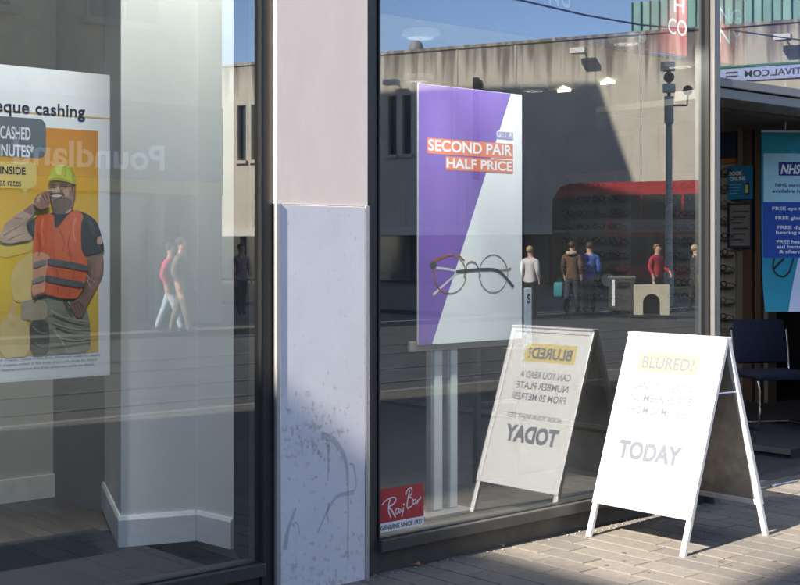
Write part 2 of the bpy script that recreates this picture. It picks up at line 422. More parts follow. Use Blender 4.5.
# upper wall and right pier of the shop building
ub = thing('shop_building', 'upper wall of the shop building above both windows and the doorway', 'building', (4, .3, 0))
CLAD = mat('grey fascia cladding', (.30, .30, .31), .5, var=.06, scale=2)
bx('fascia', (-12, .0, ZT+.101), (XC0-.002, .3, 5.0), CLAD, ub); bx('fascia', (XC1+.002, .0, 4.01), (14, .3, 5.0), CLAD, ub)
bx('upper_wall', (-12, .02, 5.001), (16, 9, 11), mat('upper facade render', (.5, .48, .45), .8, var=.1), ub)
bx('pier', (9.61, -.02, -.03), (16, .3, 4.0), stone_mat(), ub)
bx('pier', (-12, -.02, -.03), (XL0-.002, .3, ZT+.1), stone_mat(), ub)

# ================================================================== INTERIORS (setting)
DK = mat('dim grey wall', (.21, .205, .19), .8, var=.08, scale=2)
struct(bx('shop_floor', (XC1-.2, .17, -.06), (14, 7.5, -.004), mat('dark carpet', (.022, .024, .032), .95, var=.3, scale=60)))
struct(bx('window_ledge', (XR0, .111, -.0039), (XR1, 1.1, .085), mat('dark ledge', (.010, .011, .013), .5, var=.2, scale=10)))
struct(bx('shop_wall', (XC1-.25, .36, 0), (XR0-.02, 7.5, 4), DK))
struct(bx('shop_wall', (XC1-.2, 7.5, -.06), (14, 7.7, 4), mat('dark back wall', (.075, .075, .08), .8, var=.1)))
struct(bx('shop_wall', (13.9, .3, -.06), (14.1, 7.5, 4), DK))
ZC = 2.85
yb = .6
struct(bx('shop_ceiling', (XC1-.2, yb+.11, ZC+.02), (14, 7.5, ZC+.1), mat('ceiling tile', (.33, .34, .34), .8, var=.03)))
struct(bx('window_soffit', (XC1-.2, .101, 3.82), (14, yb, 3.99), mat('white soffit', (.6, .6, .6), .8)))
bk = thing('bulkhead', 'blue bulkhead sign running along the top of the right window', 'bulkhead', (6, yb+.05, ZC))
bx('board', (XC1+.1, yb, ZC), (9.4, yb+.10, 3.80), mat('blue sign board', (.03, .06, .24), .6, var=.04, spec=.2), bk)
bp_ = Plane((0, yb, 0), (1, 0, 0), (0, 0, 1), (0, -1, 0))
q0 = on_y(549, 4, yb); q1 = on_y(570, 4, yb)
text('NG', bp_, q0.x, q0.z, q1.x-q0.x, .16, WHITE, bk, big=True, bold=.01)
# left shop
struct(bx('left_shop_floor', (-1.6, 1.61, -.06), (XC0+.6, 3, .0), mat('floor bed', (.06, .045, .035), .8)))
WOOD = [mat('wood floor %d' % i, c, .5, var=.25, scale=6, stretch=(8, .6, 1), bump=.1) for i, c in enumerate([(.075, .062, .05), (.062, .052, .042), (.085, .07, .057)])]
lf = bpy.data.objects['left_shop_floor']
for i in range(26):
    x = .9 + i*.11
    for yy0, yy1 in ((1.612, 2.1 + .3*random.random()),):
        o = bx('plank', (x+.0015, yy0, .0005), (x+.1085, yy1, .03), WOOD[i % 3], lf, .002)
        o = bx('plank', (x+.0015, yy1+.002, .0005), (x+.1085, 2.69, .03), WOOD[(i+1) % 3], lf, .002)
struct(bx('display_floor', (-1.6, .111, -.06), (XC0-.02, 1.61, .05), mat('black display carpet', (.014, .015, .018), .95, var=.4, scale=90, bump=.3)))
LW = mat('left shop wall', (.42, .425, .40), .8, var=.05, scale=2)
bwall = struct(bx('left_back_wall', (-1.6, 2.7, 0), (XC0+.6, 2.85, 4.7), LW))
bx('skirting_board', (-1.6, 2.675, .03), (XC0+.6, 2.699, .17), mat('pale skirting', (.62, .64, .64), .5), bwall)
bx('dark_panel', (-1.6, 2.66, 2.62), (XC0+.6, 2.698, 3.7), mat('olive grey panel', (.10, .10, .085), .7, var=.1, scale=3), bwall)
struct(bx('left_ceiling', (-1.6, .301, 4.7), (XC0+.6, 2.85, 4.8), mat('dim ceiling', (.30, .30, .28), .8)))
struct(bx('left_side_wall', (-1.75, .3, 0), (-1.6, 2.85, 4.7), LW))
# white boxed casing behind the column
bc = thing('boxed_casing', 'white boxed casing with skirting inside the left window beside the column', 'casing', (3.6, .9, .05))
C0, C1, C2, C3, C4 = V((3.93, 2.60, .05)), V((3.276, 1.126, .05)), V((3.65, .997, .05)), V((3.675, .71, .05)), V((XC0-.015, .112, .05))
b = bm_new(); prism(b, [C1, C2, C3, V((4.1, .72, .05)), V((4.1, 2.6, .05)), C0], (0, 0, 4.64)); mobj('casing', b, mat('casing white', (.74, .76, .75), .6, var=.02, scale=2), bc)
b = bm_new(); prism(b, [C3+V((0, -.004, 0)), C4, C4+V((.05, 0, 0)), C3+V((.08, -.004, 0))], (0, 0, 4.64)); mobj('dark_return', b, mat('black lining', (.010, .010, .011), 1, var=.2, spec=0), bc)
SK = mat('white skirting', (.70, .73, .78), .45, var=.02)
def skirt(a, c, n):
    b = bm_new(); a, c, n = V(a), V(c), V(n).normalized()
    prism(b, [a+n*.001+V((0, 0, .0005)), a+n*.016+V((0, 0, .0005)), a+n*.016+V((0, 0, .135)), a+n*.008+V((0, 0, .155)), a+n*.001+V((0, 0, .155))], c-a); mobj('skirting_board', b, SK, bc)
d12 = (C2-C1).normalized(); n12 = V((d12.y, -d12.x, 0)); d23 = (C3-C2).normalized(); n23 = V((d23.y, -d23.x, 0))
skirt(C1-d12*.016, C2-d12*.016, n12); skirt(C2, C3, n23)
d01 = (C1-C0).normalized(); skirt(C0, C1, V((d01.y, -d01.x, 0)))
# ================================================================== OBJECTS IN THE SHOP WINDOWS
def col_mat(name, c, rough=.55, **k): return mat(name, c, rough, var=k.pop('var', .03), **k)
# ---- orange poster, left window
yl = .9
pt = thing('poster', 'white and orange advertising poster of a man in hard hat and orange vest', 'poster', (2.2, yl, 1.0))
pl = Plane((0, yl-.004, 0), (1, 0, 0), (0, 0, 1), (0, -1, 0))
def lfn(px, py): return on_y(px, py, yl-.004)
# a true rectangle on the glass-parallel plane
R_, T_, B_ = on_y(109.5, 75, yl).x, on_y(109, 75, yl).z, on_y(109, 375, yl).z
XLP = 1.72
bx('board', (XLP, yl-.004, B_), (R_, yl+.004, T_), mat('poster white', (.80, .81, .83), .35, var=.02), pt)
ORANGE = bpy.data.materials.new('orange print'); ORANGE.use_nodes = True
_n = ORANGE.node_tree.nodes; _l = ORANGE.node_tree.links
_tc = _n.new('ShaderNodeTexCoord'); _s = _n.new('ShaderNodeSeparateXYZ'); _l.new(_tc.outputs['Object'], _s.inputs[0])
_r = _n.new('ShaderNodeValToRGB'); _mr = _n.new('ShaderNodeMapRange'); _l.new(_s.outputs['Z'], _mr.inputs[0]); _mr.inputs[1].default_value = .0; _mr.inputs[2].default_value = 1.1
_l.new(_mr.outputs[0], _r.inputs[0])
_r.color_ramp.elements[0].color = (.62, .36, .07, 1); _r.color_ramp.elements[1].color = (.62, .25, .02, 1)
e = _r.color_ramp.elements.new(.35); e.color = (.80, .55, .05, 1); e = _r.color_ramp.elements.new(.7); e.color = (.74, .43, .03, 1)
_l.new(_r.outputs[0], _n['Principled BSDF'].inputs['Base Color']); _n['Principled BSDF'].inputs['Roughness'].default_value = .35
def rectL(name, x0, y0, x1, y1, m, k=1):   # rectangle from pixel corners, kept square on the poster
    a, c = lfn(x0, y0), lfn(x1, y1); xa = a.x; xb = c.x
    return poly(name, pl, [(xa, a.z), (xb, a.z), (xb, c.z), (xa, c.z)], m, pt, k)
ro = on_y(98, 131, yl); rb = on_y(98, 352, yl)
poly('picture', pl, [(XLP+.04, rb.z), (ro.x, rb.z), (ro.x, ro.z), (XLP+.04, ro.z)], ORANGE, pt, 1)
INK = col_mat('black ink', (.012, .013, .018), .4); GREY = col_mat('grey badge', (.13, .15, .17), .4)
lz = on_y(100, 118, yl).z
poly('rule', pl, [(XLP, lz-.004), (R_, lz-.004), (R_, lz+.003), (XLP, lz+.003)], col_mat('orange rule', (.75, .42, .10)), pt, 1)
def textL(body, px0, py0, px1, ht_px, m, k=3, **kw):
    a, c = lfn(px0, py0), lfn(px1, py0); d = (a-CAM).dot(FWD)
    return text(body, pl, a.x, a.z, c.x-a.x, ht_px*d/F, m, pt, k, **kw)
textL('cheque cashing', -23, 109.5, 85, 13, INK, big=True, bold=.012)
bz0, bz1 = on_y(40, 158, yl).z, on_y(40, 119, yl).z; bxr = on_y(45.5, 140, yl).x; rr = .035
pts = [(XLP+.05, bz0), (bxr-rr, bz0)] + [(bxr-rr+rr*math.sin(t), bz0+rr-rr*math.cos(t)) for t in [k*math.pi/8 for k in range(1, 5)]] + [(bxr-rr+rr*math.cos(t), bz1-rr+rr*math.sin(t)) for t in [k*math.pi/8 for k in range(5)]] + [(XLP+.05, bz1)]
poly('badge', pl, pts, GREY, pt, 2)
PW = col_mat('print white', (.80, .80, .80), .4)
textL('CASHED', 0, 138, 30.5, 13, PW, bold=.02, big=True); textL('IN MINUTES*', -22, 154.5, 34, 12.5, PW, bold=.02, big=True)
poly('speech_bubble', pl, [(lfn(*q).x, lfn(*q).z) for q in [(-40, 160), (30, 162), (35, 164), (36.5, 168), (36.5, 184), (34, 187.5), (28, 189), (25, 196), (21, 188.5), (-40, 187)]], col_mat('pale gold bubble', (.72, .55, .16)), pt, 2)
textL('INSIDE', 0, 173.5, 25.5, 7.5, INK, bold=.02); textL('at rates', 0, 185.5, 21, 7.5, INK, bold=.004)
for i, yy in enumerate((357, 362, 367)):
    textL('Terms and conditions apply to all cheques cashed in this shop, please ask inside for details', -60, yy+8, 100 - i*3, 2.6, col_mat('small print', (.08, .08, .09)), k=2, name='small_print')
# the printed man, drawn in flat shapes (photograph pixels of two close-ups, 5.85x and 4.875x)
def fc(x, y): return lfn(x/5.85, 150+y/5.85)
def fd(x, y): return lfn(x/4.875, 240+y/4.875)
def tone(name, c, v=.25, sc=22, st=None): return mat('printed ' + name, c, .4, var=v, scale=sc, detail=6, stretch=st)
SKM, SKL, SKD = tone('skin', (.36, .21, .15)), tone('light skin', (.56, .37, .27)), tone('dark skin', (.19, .105, .075))
SKX = tone('deep shade', (.035, .022, .018)); SKA = tone('bare arm', (.50, .34, .25), .3, 14); SKV = tone('forearm', (.28, .165, .12), .3, 14)
VEST, VESD, VESL = tone('vest', (.70, .135, .045), .12, 12, (1, 1, .5)), tone('vest fold', (.52, .085, .03), .15, 14), tone('vest light', (.82, .24, .11), .1, 14)
BLK, BLL = tone('shirt', (.03, .033, .036), .4, 14), tone('shirt fold', (.06, .063, .066), .4, 14)
GRS, GRL = tone('grey stripe', (.12, .115, .115), .3, 24), tone('pale stripe', (.30, .26, .24), .2, 24)
HAT, HAL, HAD = tone('hat', (.52, .56, .05), .12, 10), tone('hat light', (.70, .74, .16), .1, 10), tone('hat shade', (.34, .36, .04), .15, 10)
TRO, TRD, TRL = tone('trousers', (.25, .245, .17), .35, 12, (1, 1, 1.6)), tone('trouser shade', (.11, .11, .08), .3, 12), tone('trouser light', (.40, .39, .29), .2, 14)
YEL, CRE, PNK = tone('yellow', (.76, .54, .09), .1, 6), tone('cream', (.76, .58, .22), .1, 8), tone('pinkish', (.72, .36, .22), .12, 10)
PALB = tone('pale ground', (.70, .55, .24), .1, 6); TEE = tone('teeth', (.66, .58, .50), .1); HAR = tone('hair', (.035, .026, .02), .3)
_k = [2.0]
def P(name, f, pts, m):
    _k[0] += .22
    n_ = len(pts); sm = []                       # round the corners once
    for i in range(n_):
        a, c = pts[i], pts[(i+1) % n_]; sm += [(a[0]*.8+c[0]*.2, a[1]*.8+c[1]*.2), (a[0]*.2+c[0]*.8, a[1]*.2+c[1]*.8)]
    return poly('print_' + name, pl, sm, m, pt, _k[0], fn=f)
def S(name, f, pts, wpx, m):
    _k[0] += .22
    u_ = 5.4/1300/5.2; return ribbon('print_' + name, pl, pts, (wpx[0]*u_, wpx[1]*u_), m, pt, _k[0], fn=f)
P('ground', fd, [(0, 395), (60, 355), (140, 395), (148, 566), (0, 578)], PALB)
P('sleeve', fc, [(0, 540), (60, 545), (200, 520), (200, 590), (0, 640)], YEL)  # yellow ghost reflection below the arm, put into the print colour
P('sleeve', fd, [(165, 58), (105, 88), (65, 138), (48, 205), (60, 262), (72, 305), (165, 300), (165, 180)], CRE)  # pale ghost reflection left of the vest, painted as print
P('hand', fd, [(58, 298), (78, 300), (80, 424), (60, 424), (36, 405), (44, 350)], tone('pale ghost', (.70, .48, .22), .15))  # lower left part of the same ghost reflection, painted as print
# trousers
P('trousers', fd, [(142, 388), (150, 290), (225, 268), (300, 275), (372, 285), (425, 340), (440, 420), (442, 546), (300, 555), (145, 566)], TRO)
P('trouser_shade', fd, [(143, 390), (235, 390), (242, 470), (236, 560), (145, 566)], TRD)
P('trouser_ghost', fd, [(100, 302), (150, 290), (230, 296), (230, 388), (140, 392), (100, 388)], tone('cream patch', (.42, .36, .25), .15, 10))  # cream ghost reflection over the trousers, painted as print
P('trouser_shade', fd, [(300, 285), (372, 290), (345, 345), (360, 385), (330, 360)], TRD)
for pts, wd, m in (([(262, 440), (290, 475), (318, 520), (330, 552)], (16, 8), TRL), ([(250, 345), (300, 372), (360, 388), (432, 396)], (10, 6), TRL), ([(255, 365), (320, 395), (400, 415)], (10, 5), TRD),
                   ([(240, 525), (320, 518), (440, 500)], (14, 8), TRD), ([(275, 425), (340, 452), (436, 458)], (12, 5), TRD), ([(260, 405), (350, 432), (434, 436)], (9, 4), TRL), ([(330, 300), (345, 320), (332, 330)], (8, 5), TRL), ([(300, 480), (380, 490), (440, 478)], (9, 5), TRL),
                   ([(160, 420), (190, 450), (230, 455)], (9, 4), TRO), ([(170, 500), (200, 520), (232, 515)], (10, 4), TRO)): S('crease', fd, pts, wd, m)
# right arm and hand in pocket
P('arm', fd, [(420, 62), (495, 46), (506, 110), (500, 172), (462, 250), (422, 322), (405, 372), (378, 382), (346, 342), (335, 325), (372, 290), (402, 240), (420, 190), (428, 130)], SKV)
P('arm_light', fd, [(470, 70), (492, 62), (500, 115), (490, 165), (462, 205), (468, 140)], SKM)
P('arm_shade', fd, [(424, 110), (445, 110), (440, 190), (415, 250), (395, 280), (405, 240), (424, 185)], SKD)
P('hand', fd, [(335, 325), (378, 292), (410, 318), (404, 372), (378, 382), (348, 346)], SKD)
for a in (0, 14, 28): S('finger', fd, [(352+a, 322-a*.3), (366+a, 345), (378+a*.8, 372)], (8, 5), SKV)
S('bracelet', fd, [(420, 165), (440, 195), (462, 205)], (7, 5), SKL); S('bracelet', fd, [(425, 190), (435, 220), (450, 240)], (6, 3), SKL)
# shirt, left arm
P('shirt', fc, [(150, 438), (208, 388), (310, 365), (425, 345), (515, 376), (562, 415), (582, 462), (608, 566), (606, 600), (420, 640), (200, 640), (196, 522), (165, 472)], BLK)
P('shirt_fold', fc, [(505, 400), (545, 425), (562, 480), (540, 500), (520, 450)], BLL); P('shirt_fold', fc, [(165, 445), (195, 415), (198, 470), (180, 475)], BLL)
P('badge', fc, [(566, 512), (590, 500), (602, 545), (566, 556)], SKL)
P('arm', fc, [(192, 308), (218, 345), (190, 382), (172, 402), (150, 432), (152, 470), (196, 522), (120, 536), (58, 548), (0, 540), (0, 482), (30, 430), (80, 386), (130, 356), (165, 330)], SKA)
P('arm_shade', fc, [(192, 308), (218, 345), (190, 382), (165, 372), (130, 358), (165, 330)], SKV)
for pts in ([(20, 500), (70, 470), (120, 440), (160, 420)], [(40, 530), (90, 505), (150, 485)], [(80, 400), (110, 395), (135, 405)]): S('arm_shade', fc, pts, (9, 4), SKM)
# vest
P('vest', fc, [(206, 386), (312, 366), (319, 462), (424, 342), (490, 378), (470, 440), (474, 640), (194, 640), (198, 480)], VEST)
P('vest', fd, [(160, -30), (388, -30), (394, 50), (425, 102), (420, 182), (402, 240), (376, 286), (300, 285), (215, 262), (165, 286), (150, 250), (158, 180), (160, 120)], VEST)
P('vest_ghost', fd, [(160, 62), (200, 58), (240, 76), (240, 90), (222, 160), (215, 262), (165, 286), (152, 250), (158, 180), (160, 120)], PNK)  # pink tint of the ghost reflection, painted onto the vest
S('vest_fold', fc, [(316, 462), (312, 520), (316, 600), (312, 700)], (5, 5), VESD)
for pts, wd, m in (([(440, 400), (425, 460), (440, 540)], (16, 8), VESL), ([(250, 400), (240, 470), (252, 560)], (14, 6), VESL), ([(350, 470), (375, 540), (360, 600)], (10, 5), VESD), ([(220, 480), (232, 560), (222, 620)], (9, 5), VESD), ([(410, 480), (395, 560), (420, 620)], (9, 5), VESD)): S('vest_fold', fc, pts, wd, m)
for pts, wd in (([(330, 60), (345, 95)], (10, 4)), ([(270, 140), (282, 172)], (9, 4)), ([(360, 150), (350, 185)], (9, 4)), ([(276, 225), (282, 262)], (8, 4)), ([(340, 232), (330, 275)], (8, 4))): S('vest_fold', fd, [pts[0], ((pts[0][0]+pts[1][0])/2+3, (pts[0][1]+pts[1][1])/2), pts[1]], wd, VESD)
P('stripe', fd, [(157, 110), (222, 92), (222, 118), (162, 140)], GRL); P('stripe', fd, [(228, 86), (330, 104), (428, 124), (426, 154), (330, 136), (228, 120)], GRS)
P('stripe', fd, [(149, 196), (214, 170), (214, 198), (154, 214)], GRL); P('stripe', fd, [(217, 168), (310, 189), (410, 204), (404, 236), (310, 219), (217, 200)], GRS)
S('vest_hem', fd, [(160, 282), (190, 262), (222, 258)], (10, 6), SKD)
# head
P('neck', fc, [(306, 320), (420, 320), (422, 348), (380, 372), (350, 380), (314, 374)], SKD)
P('collar', fc, [(374, 346), (412, 340), (416, 352), (392, 372), (378, 370)], SKL)
P('shirt', fc, [(312, 370), (350, 378), (392, 371), (320, 462)], BLK)
P('face', fc, [(284, 205), (310, 184), (360, 182), (410, 192), (426, 215), (433, 250), (429, 292), (416, 330), (400, 352), (370, 368), (335, 366), (312, 342), (300, 312), (291, 270), (283, 235)], SKM)
P('jaw', fc, [(300, 296), (340, 282), (386, 278), (418, 292), (413, 328), (396, 352), (370, 368), (335, 366), (312, 342)], SKD)
P('brow_shade', fc, [(284, 202), (310, 184), (360, 182), (410, 192), (426, 214), (402, 216), (352, 208), (312, 210), (286, 224)], SKD)
P('cheek', fc, [(364, 232), (396, 230), (404, 256), (388, 274), (366, 266)], SKL); P('cheek', fc, [(296, 232), (312, 232), (314, 250), (298, 254)], SKL)
P('nose', fc, [(326, 216), (340, 216), (350, 244), (340, 254), (322, 252), (318, 244)], SKL); S('nose_shade', fc, [(342, 218), (352, 240), (348, 254)], (5, 6), SKD)
S('eye', fc, [(292, 220), (306, 216), (322, 221)], (6, 6), SKX); S('eye', fc, [(348, 215), (366, 210), (388, 217)], (6, 6), SKX)
S('eyebrow', fc, [(290, 208), (306, 203), (322, 208)], (5, 4), HAR); S('eyebrow', fc, [(344, 203), (366, 198), (392, 205)], (6, 4), HAR)
S('moustache', fc, [(294, 262), (322, 254), (350, 254), (372, 264)], (6, 6), SKD)
P('teeth', fc, [(298, 266), (328, 260), (362, 264), (354, 274), (326, 277), (302, 274)], TEE)
S('lip', fc, [(298, 278), (328, 281), (362, 270)], (5, 4), SKX)
S('cheek_line', fc, [(362, 246), (374, 262), (372, 280)], (4, 3), SKD)
P('ear', fc, [(420, 206), (436, 204), (441, 236), (432, 268), (422, 258)], SKM); S('ear_line', fc, [(428, 214), (433, 235), (428, 254)], (4, 3), SKD)
P('hair', fc, [(414, 196), (438, 200), (436, 216), (424, 212), (420, 240), (414, 222)], HAR)
P('hat', fc, [(277, 180), (284, 150), (295, 120), (318, 96), (350, 83), (386, 88), (415, 108), (433, 140), (442, 184), (432, 202), (405, 182), (370, 167), (330, 160), (300, 165)], HAT)
P('hat_shade', fc, [(400, 100), (416, 110), (434, 142), (442, 184), (430, 196), (414, 180), (416, 140)], HAD)
P('hat_light', fc, [(318, 100), (345, 86), (368, 88), (360, 110), (352, 148), (330, 146), (322, 125)], HAL); S('hat_ridge', fc, [(374, 90), (380, 120), (376, 160)], (5, 4), HAD)
P('hat_brim', fc, [(273, 184), (298, 163), (345, 158), (402, 178), (434, 202), (400, 190), (350, 178), (308, 178)], HAD)
P('hand', fc, [(190, 302), (204, 272), (234, 250), (262, 240), (292, 236), (303, 244), (290, 260), (282, 284), (294, 302), (282, 326), (256, 346), (226, 347), (202, 328)], SKM)
P('hand_light', fc, [(206, 284), (232, 258), (246, 262), (232, 290), (216, 312)], SKL)
for pts, wd, m in (([(240, 262), (252, 280), (262, 304)], (5, 4), SKX), ([(258, 252), (268, 272), (276, 294)], (5, 4), SKX), ([(228, 280), (238, 298), (246, 316)], (5, 3), SKD), ([(262, 312), (278, 306), (290, 300)], (6, 4), SKD), ([(276, 246), (290, 252), (300, 246)], (4, 3), SKD)): S('finger_line', fc, pts, wd, m)
S('cigarette', fc, [(270, 238), (300, 236), (330, 240)], (6, 4), TEE)

# ---- purple poster, right window, on its stand
yp = .5
q0 = on_y(418.4, 83.5, yp); q1 = on_y(522, 94.5, yp); zb = (on_y(418.5, 345, yp).z + on_y(521.5, 339, yp).z)/2; ztp = (q0.z+q1.z)/2
x0, x1 = q0.x, q1.x
pp = thing('poster', 'purple and white poster with printed round spectacles and orange lettering', 'poster', ((x0+x1)/2, yp, zb))
b = bm_new(); box(b, (x0, yp, zb), (x1, yp+.012, ztp), .001); mobj('board', b, mat('poster paper white', (.86, .855, .825), .4, var=.015), pp)
rp = Plane((0, yp, 0), (1, 0, 0), (0, 0, 1), (0, -1, 0))
def rfn(px, py): return on_y(px, py, yp)
def rx(px, py): q = rfn(px, py); return (q.x, q.z)
PUR = col_mat('purple print', (.195, .105, .40), .4); OR2 = col_mat('coral print', (.74, .20, .10), .4)
xa = rx(511, 92.5)[0]; xb_ = rx(432, 344)[0]
poly('purple_field', rp, [(x0+.001, zb+.001), (xb_, zb+.001), (xa, ztp-.001), (x0+.001, ztp-.001)], PUR, pp, 1)
def rrect(name, pxs, m, k): 
    a, c = rx(*pxs[0]), rx(*pxs[1]); return poly(name, rp, [a, (c[0], a[1]), c, (a[0], c[1])], m, pp, k), a, c
_, a, c = rrect('caption_bar', ((496, 131), (513, 140)), col_mat('violet bar', (.33, .27, .50)), 2)
text('GET A', rp, a[0]+.006, c[1]+.012, c[0]-a[0]-.012, .038, PW, pp, 3, big=True, bold=.012)
_, a, c = rrect('caption_bar', ((427, 137.5), (513, 159)), OR2, 2)
text('SECOND PAIR', rp, a[0]+.008, c[1]+.018, c[0]-a[0]-.016, (a[1]-c[1])*.72, PW, pp, 3, big=True, bold=.022)
_, a, c = rrect('caption_bar', ((445.5, 156), (513, 173.5)), OR2, 2.4)
text('HALF PRICE', rp, a[0]+.008, c[1]+.014, c[0]-a[0]-.016, (a[1]-c[1])*.72, PW, pp, 3, big=True, bold=.022)
# printed spectacles (close-up pixels, 4.875x)
def gfn(x, y): q = rfn(410+x/4.871, 230+y/4.871); return q
MP = 7.2/1300/4.871
WIRE = col_mat('printed gold wire', (.30, .25, .16)); TORT = mat('printed tortoiseshell', (.42, .12, .05), .4, col2=(.20, .05, .02), scale=30); DKT = col_mat('printed dark temple', (.05, .06, .06)); SIL = col_mat('printed pale temple', (.62, .62, .58))
def circ(cx, cy_, r1, r2, n=28): return [(cx+r1*math.cos(2*math.pi*i/n), cy_+r2*math.sin(2*math.pi*i/n)) for i in range(n)]
ribbon('print_temple', rp, [(128, 184), (180, 190), (230, 200), (272, 204)], (12*MP, 9*MP), SIL, pp, 2, gfn)
ribbon('print_temple', rp, [(112, 316), (160, 272), (212, 226), (236, 208)], (13*MP, 8*MP), SIL, pp, 2, gfn)
ribbon('print_rim', rp, circ(194, 215, 79, 94), 6*MP, WIRE, pp, 2.5, gfn, closed=True)
ribbon('print_rim', rp, [(265, 150), (245, 130), (215, 122), (185, 126), (150, 140), (125, 158), (116, 190), (120, 235), (132, 270), (150, 295), (190, 309)], (7*MP, 7*MP), TORT, pp, 3, gfn)
ribbon('print_rim', rp, [(200, 122), (165, 130), (130, 148), (108, 166)], (6*MP, 22*MP), TORT, pp, 3.1, gfn)
poly('print_hinge', rp, circ(112, 170, 17, 19, 14), DKT, pp, 3.2, fn=gfn)
ribbon('print_rim', rp, circ(406, 213, 69, 92), 6*MP, WIRE, pp, 2.5, gfn, closed=True)
ribbon('print_bridge', rp, [(274, 190), (278, 166), (300, 154), (322, 164), (334, 190)], 8*MP, WIRE, pp, 3, gfn)
ribbon('print_temple', rp, [(224, 204), (300, 196), (370, 192), (420, 196), (455, 220), (505, 278)], (16*MP, 15*MP), DKT, pp, 3.3, gfn)
ribbon('print_temple', rp, [(430, 198), (470, 194), (492, 188)], (6*MP, 14*MP), WIRE, pp, 3.2, gfn)
for cx in (266, 340): poly('print_nose_pad', rp, circ(cx, 222, 6, 11, 10), WIRE, pp, 3.4, fn=gfn)
# stand
stn = thing('poster_stand', 'pair of white poles on a base carrying the purple poster', 'stand', (rx(440, 345)[0], yp+.06, .085))
POLE = mat('pale pole', (.66, .67, .64), .45, var=.04)
for pa, pb in ((431.5, 440.5), (448, 455.5)):
    xx0, xx1 = on_y(pa, 430, yp+.05).x, on_y(pb, 430, yp+.05).x
    bx('pole', (xx0, yp+.03, .1055), (xx1, yp+.03+.05, 2.1), POLE, stn, .008)
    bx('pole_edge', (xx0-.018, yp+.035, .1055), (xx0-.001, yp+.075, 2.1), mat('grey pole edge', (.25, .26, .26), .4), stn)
xx0, xx1 = on_y(424, 512, yp).x, on_y(462, 512, yp).x
bx('base', (xx0-.04, yp-.06, .0855), (xx1+.05, yp+.2, .105), mat('grey base', (.14, .14, .14), .4), stn, .004)
bx('cross_rail', (x0-.05, yp+.013, zb-.035), (x1+.05, yp+.029, zb+.02), mat('brown rail', (.20, .17, .14), .5), stn)
# slim dark stand behind it
ds = thing('display_stand', 'slim black metal display frame standing behind the purple poster', 'stand', (on_y(476, 405, 1.3).x, 1.3, 0))
qa, qb = on_y(474.5, 345, 1.3), on_y(478, 406, 1.3)
BKM = mat('black metal', (.012, .012, .013), .4, var=0)
bx('post', (qa.x, 1.28, 0), (qb.x+.01, 1.32, qa.z+.5), BKM, ds, .004); bx('rail', (qb.x+.011, 1.28, qb.z), (qb.x+.35, 1.32, qb.z+.02), BKM, ds, .002)
bx('post', (qb.x+.351, 1.28, 0), (qb.x+.39, 1.32, qa.z+.5), BKM, ds, .004); bx('shelf', (qb.x+.011, 1.27, qa.z+.35), (qb.x+.35, 1.33, qa.z+.38), BKM, ds, .002)
# slim pale totem right of the poster
ts = thing('shelf_tag', 'thin pale upright tag with a dark letter beside the purple poster', 'tag', (on_y(528, 345, .62).x, .62, 1.0))
qa, qb = on_y(525, 286, .62), on_y(530.5, 286, .62)
bx('blade', (qa.x, .61, on_y(527, 352, .62).z), (qb.x, .63, on_y(527, 288, .62).z), mat('pale blue blade', (.42, .48, .54), .4), ts, .002)
bx('bracket', (x1-.06, .531, on_y(527, 349, .62).z), (qb.x-.005, .6095, on_y(527, 346, .62).z), BKM, ts, .002)
sp = Plane((0, .61, 0), (1, 0, 0), (0, 0, 1), (0, -1, 0))
text('S', sp, qa.x+.007, on_y(527, 303, .61).z, (qb.x-qa.x)*.62, .055, INK, ts, 2, bold=.03)
# sticker on the glass
ysx = YG-.0025
sk_ = thing('sticker', 'red square sticker with white script lettering low on the right window', 'sticker', (on_y(401, 525, ysx).x, ysx, .25))
def sfn(x, y): return on_y(360+x/5.571, 480+y/5.571, ysx)
spn = Plane((0, ysx, 0), (1, 0, 0), (0, 0, 1), (0, -1, 0))
a = sfn(107, 55); c = sfn(355, 262); dm = sfn(107, 245)
RED = mat('red sticker vinyl', (.42, .018, .03), .45, var=.15, scale=30)
poly('red_field', spn, [(a.x, dm.z), (c.x, dm.z), (c.x, a.z), (a.x+.012, a.z), (a.x, a.z-.012)], RED, sk_, 0)
zs0 = sfn(107, 297).z
poly('white_strip', spn, [(a.x, zs0), (c.x, zs0), (c.x, dm.z), (a.x, dm.z)], PW, sk_, 0)
text('GENUINE SINCE 1937', spn, a.x+.008, zs0+.011, c.x-a.x-.016, .022, INK, sk_, 1, bold=.025)
b = bm_new(); MS = 6.2/1300/5.571
for pts, wd in (([(122, 140), (140, 118), (165, 102), (188, 97), (199, 104), (194, 124), (178, 140), (162, 150), (178, 172), (198, 208)], (6*MS, 9*MS)),
                ([(168, 106), (160, 140), (160, 175), (172, 212)], 8*MS),
                ([(218, 160), (205, 160), (196, 178), (204, 190), (214, 172), (219, 158), (216, 178), (224, 184)], 6*MS),
                ([(226, 160), (227, 176), (236, 174), (244, 152), (240, 175), (233, 205)], 6*MS),
                ([(240, 137), (247, 136)], 10*MS),
                ([(276, 60), (268, 100), (262, 140), (268, 164)], 8*MS),
                ([(256, 82), (264, 56), (280, 45), (290, 54), (286, 78), (270, 98), (286, 98), (296, 116), (290, 142), (264, 160)], 6*MS),
                ([(312, 108), (300, 112), (296, 128), (304, 134), (313, 116), (313, 128), (318, 132)], 6*MS),
                ([(320, 110), (320, 128), (328, 108), (334, 108), (334, 100), (342, 96)], 6*MS),
                ([(334, 90), (340, 104)], 6*MS)):
    ribbon('', spn, pts, wd, PW, sk_, 1, sfn, join=b)
o = mobj('script_lettering', b, PW, sk_); fixn(o, spn.N)

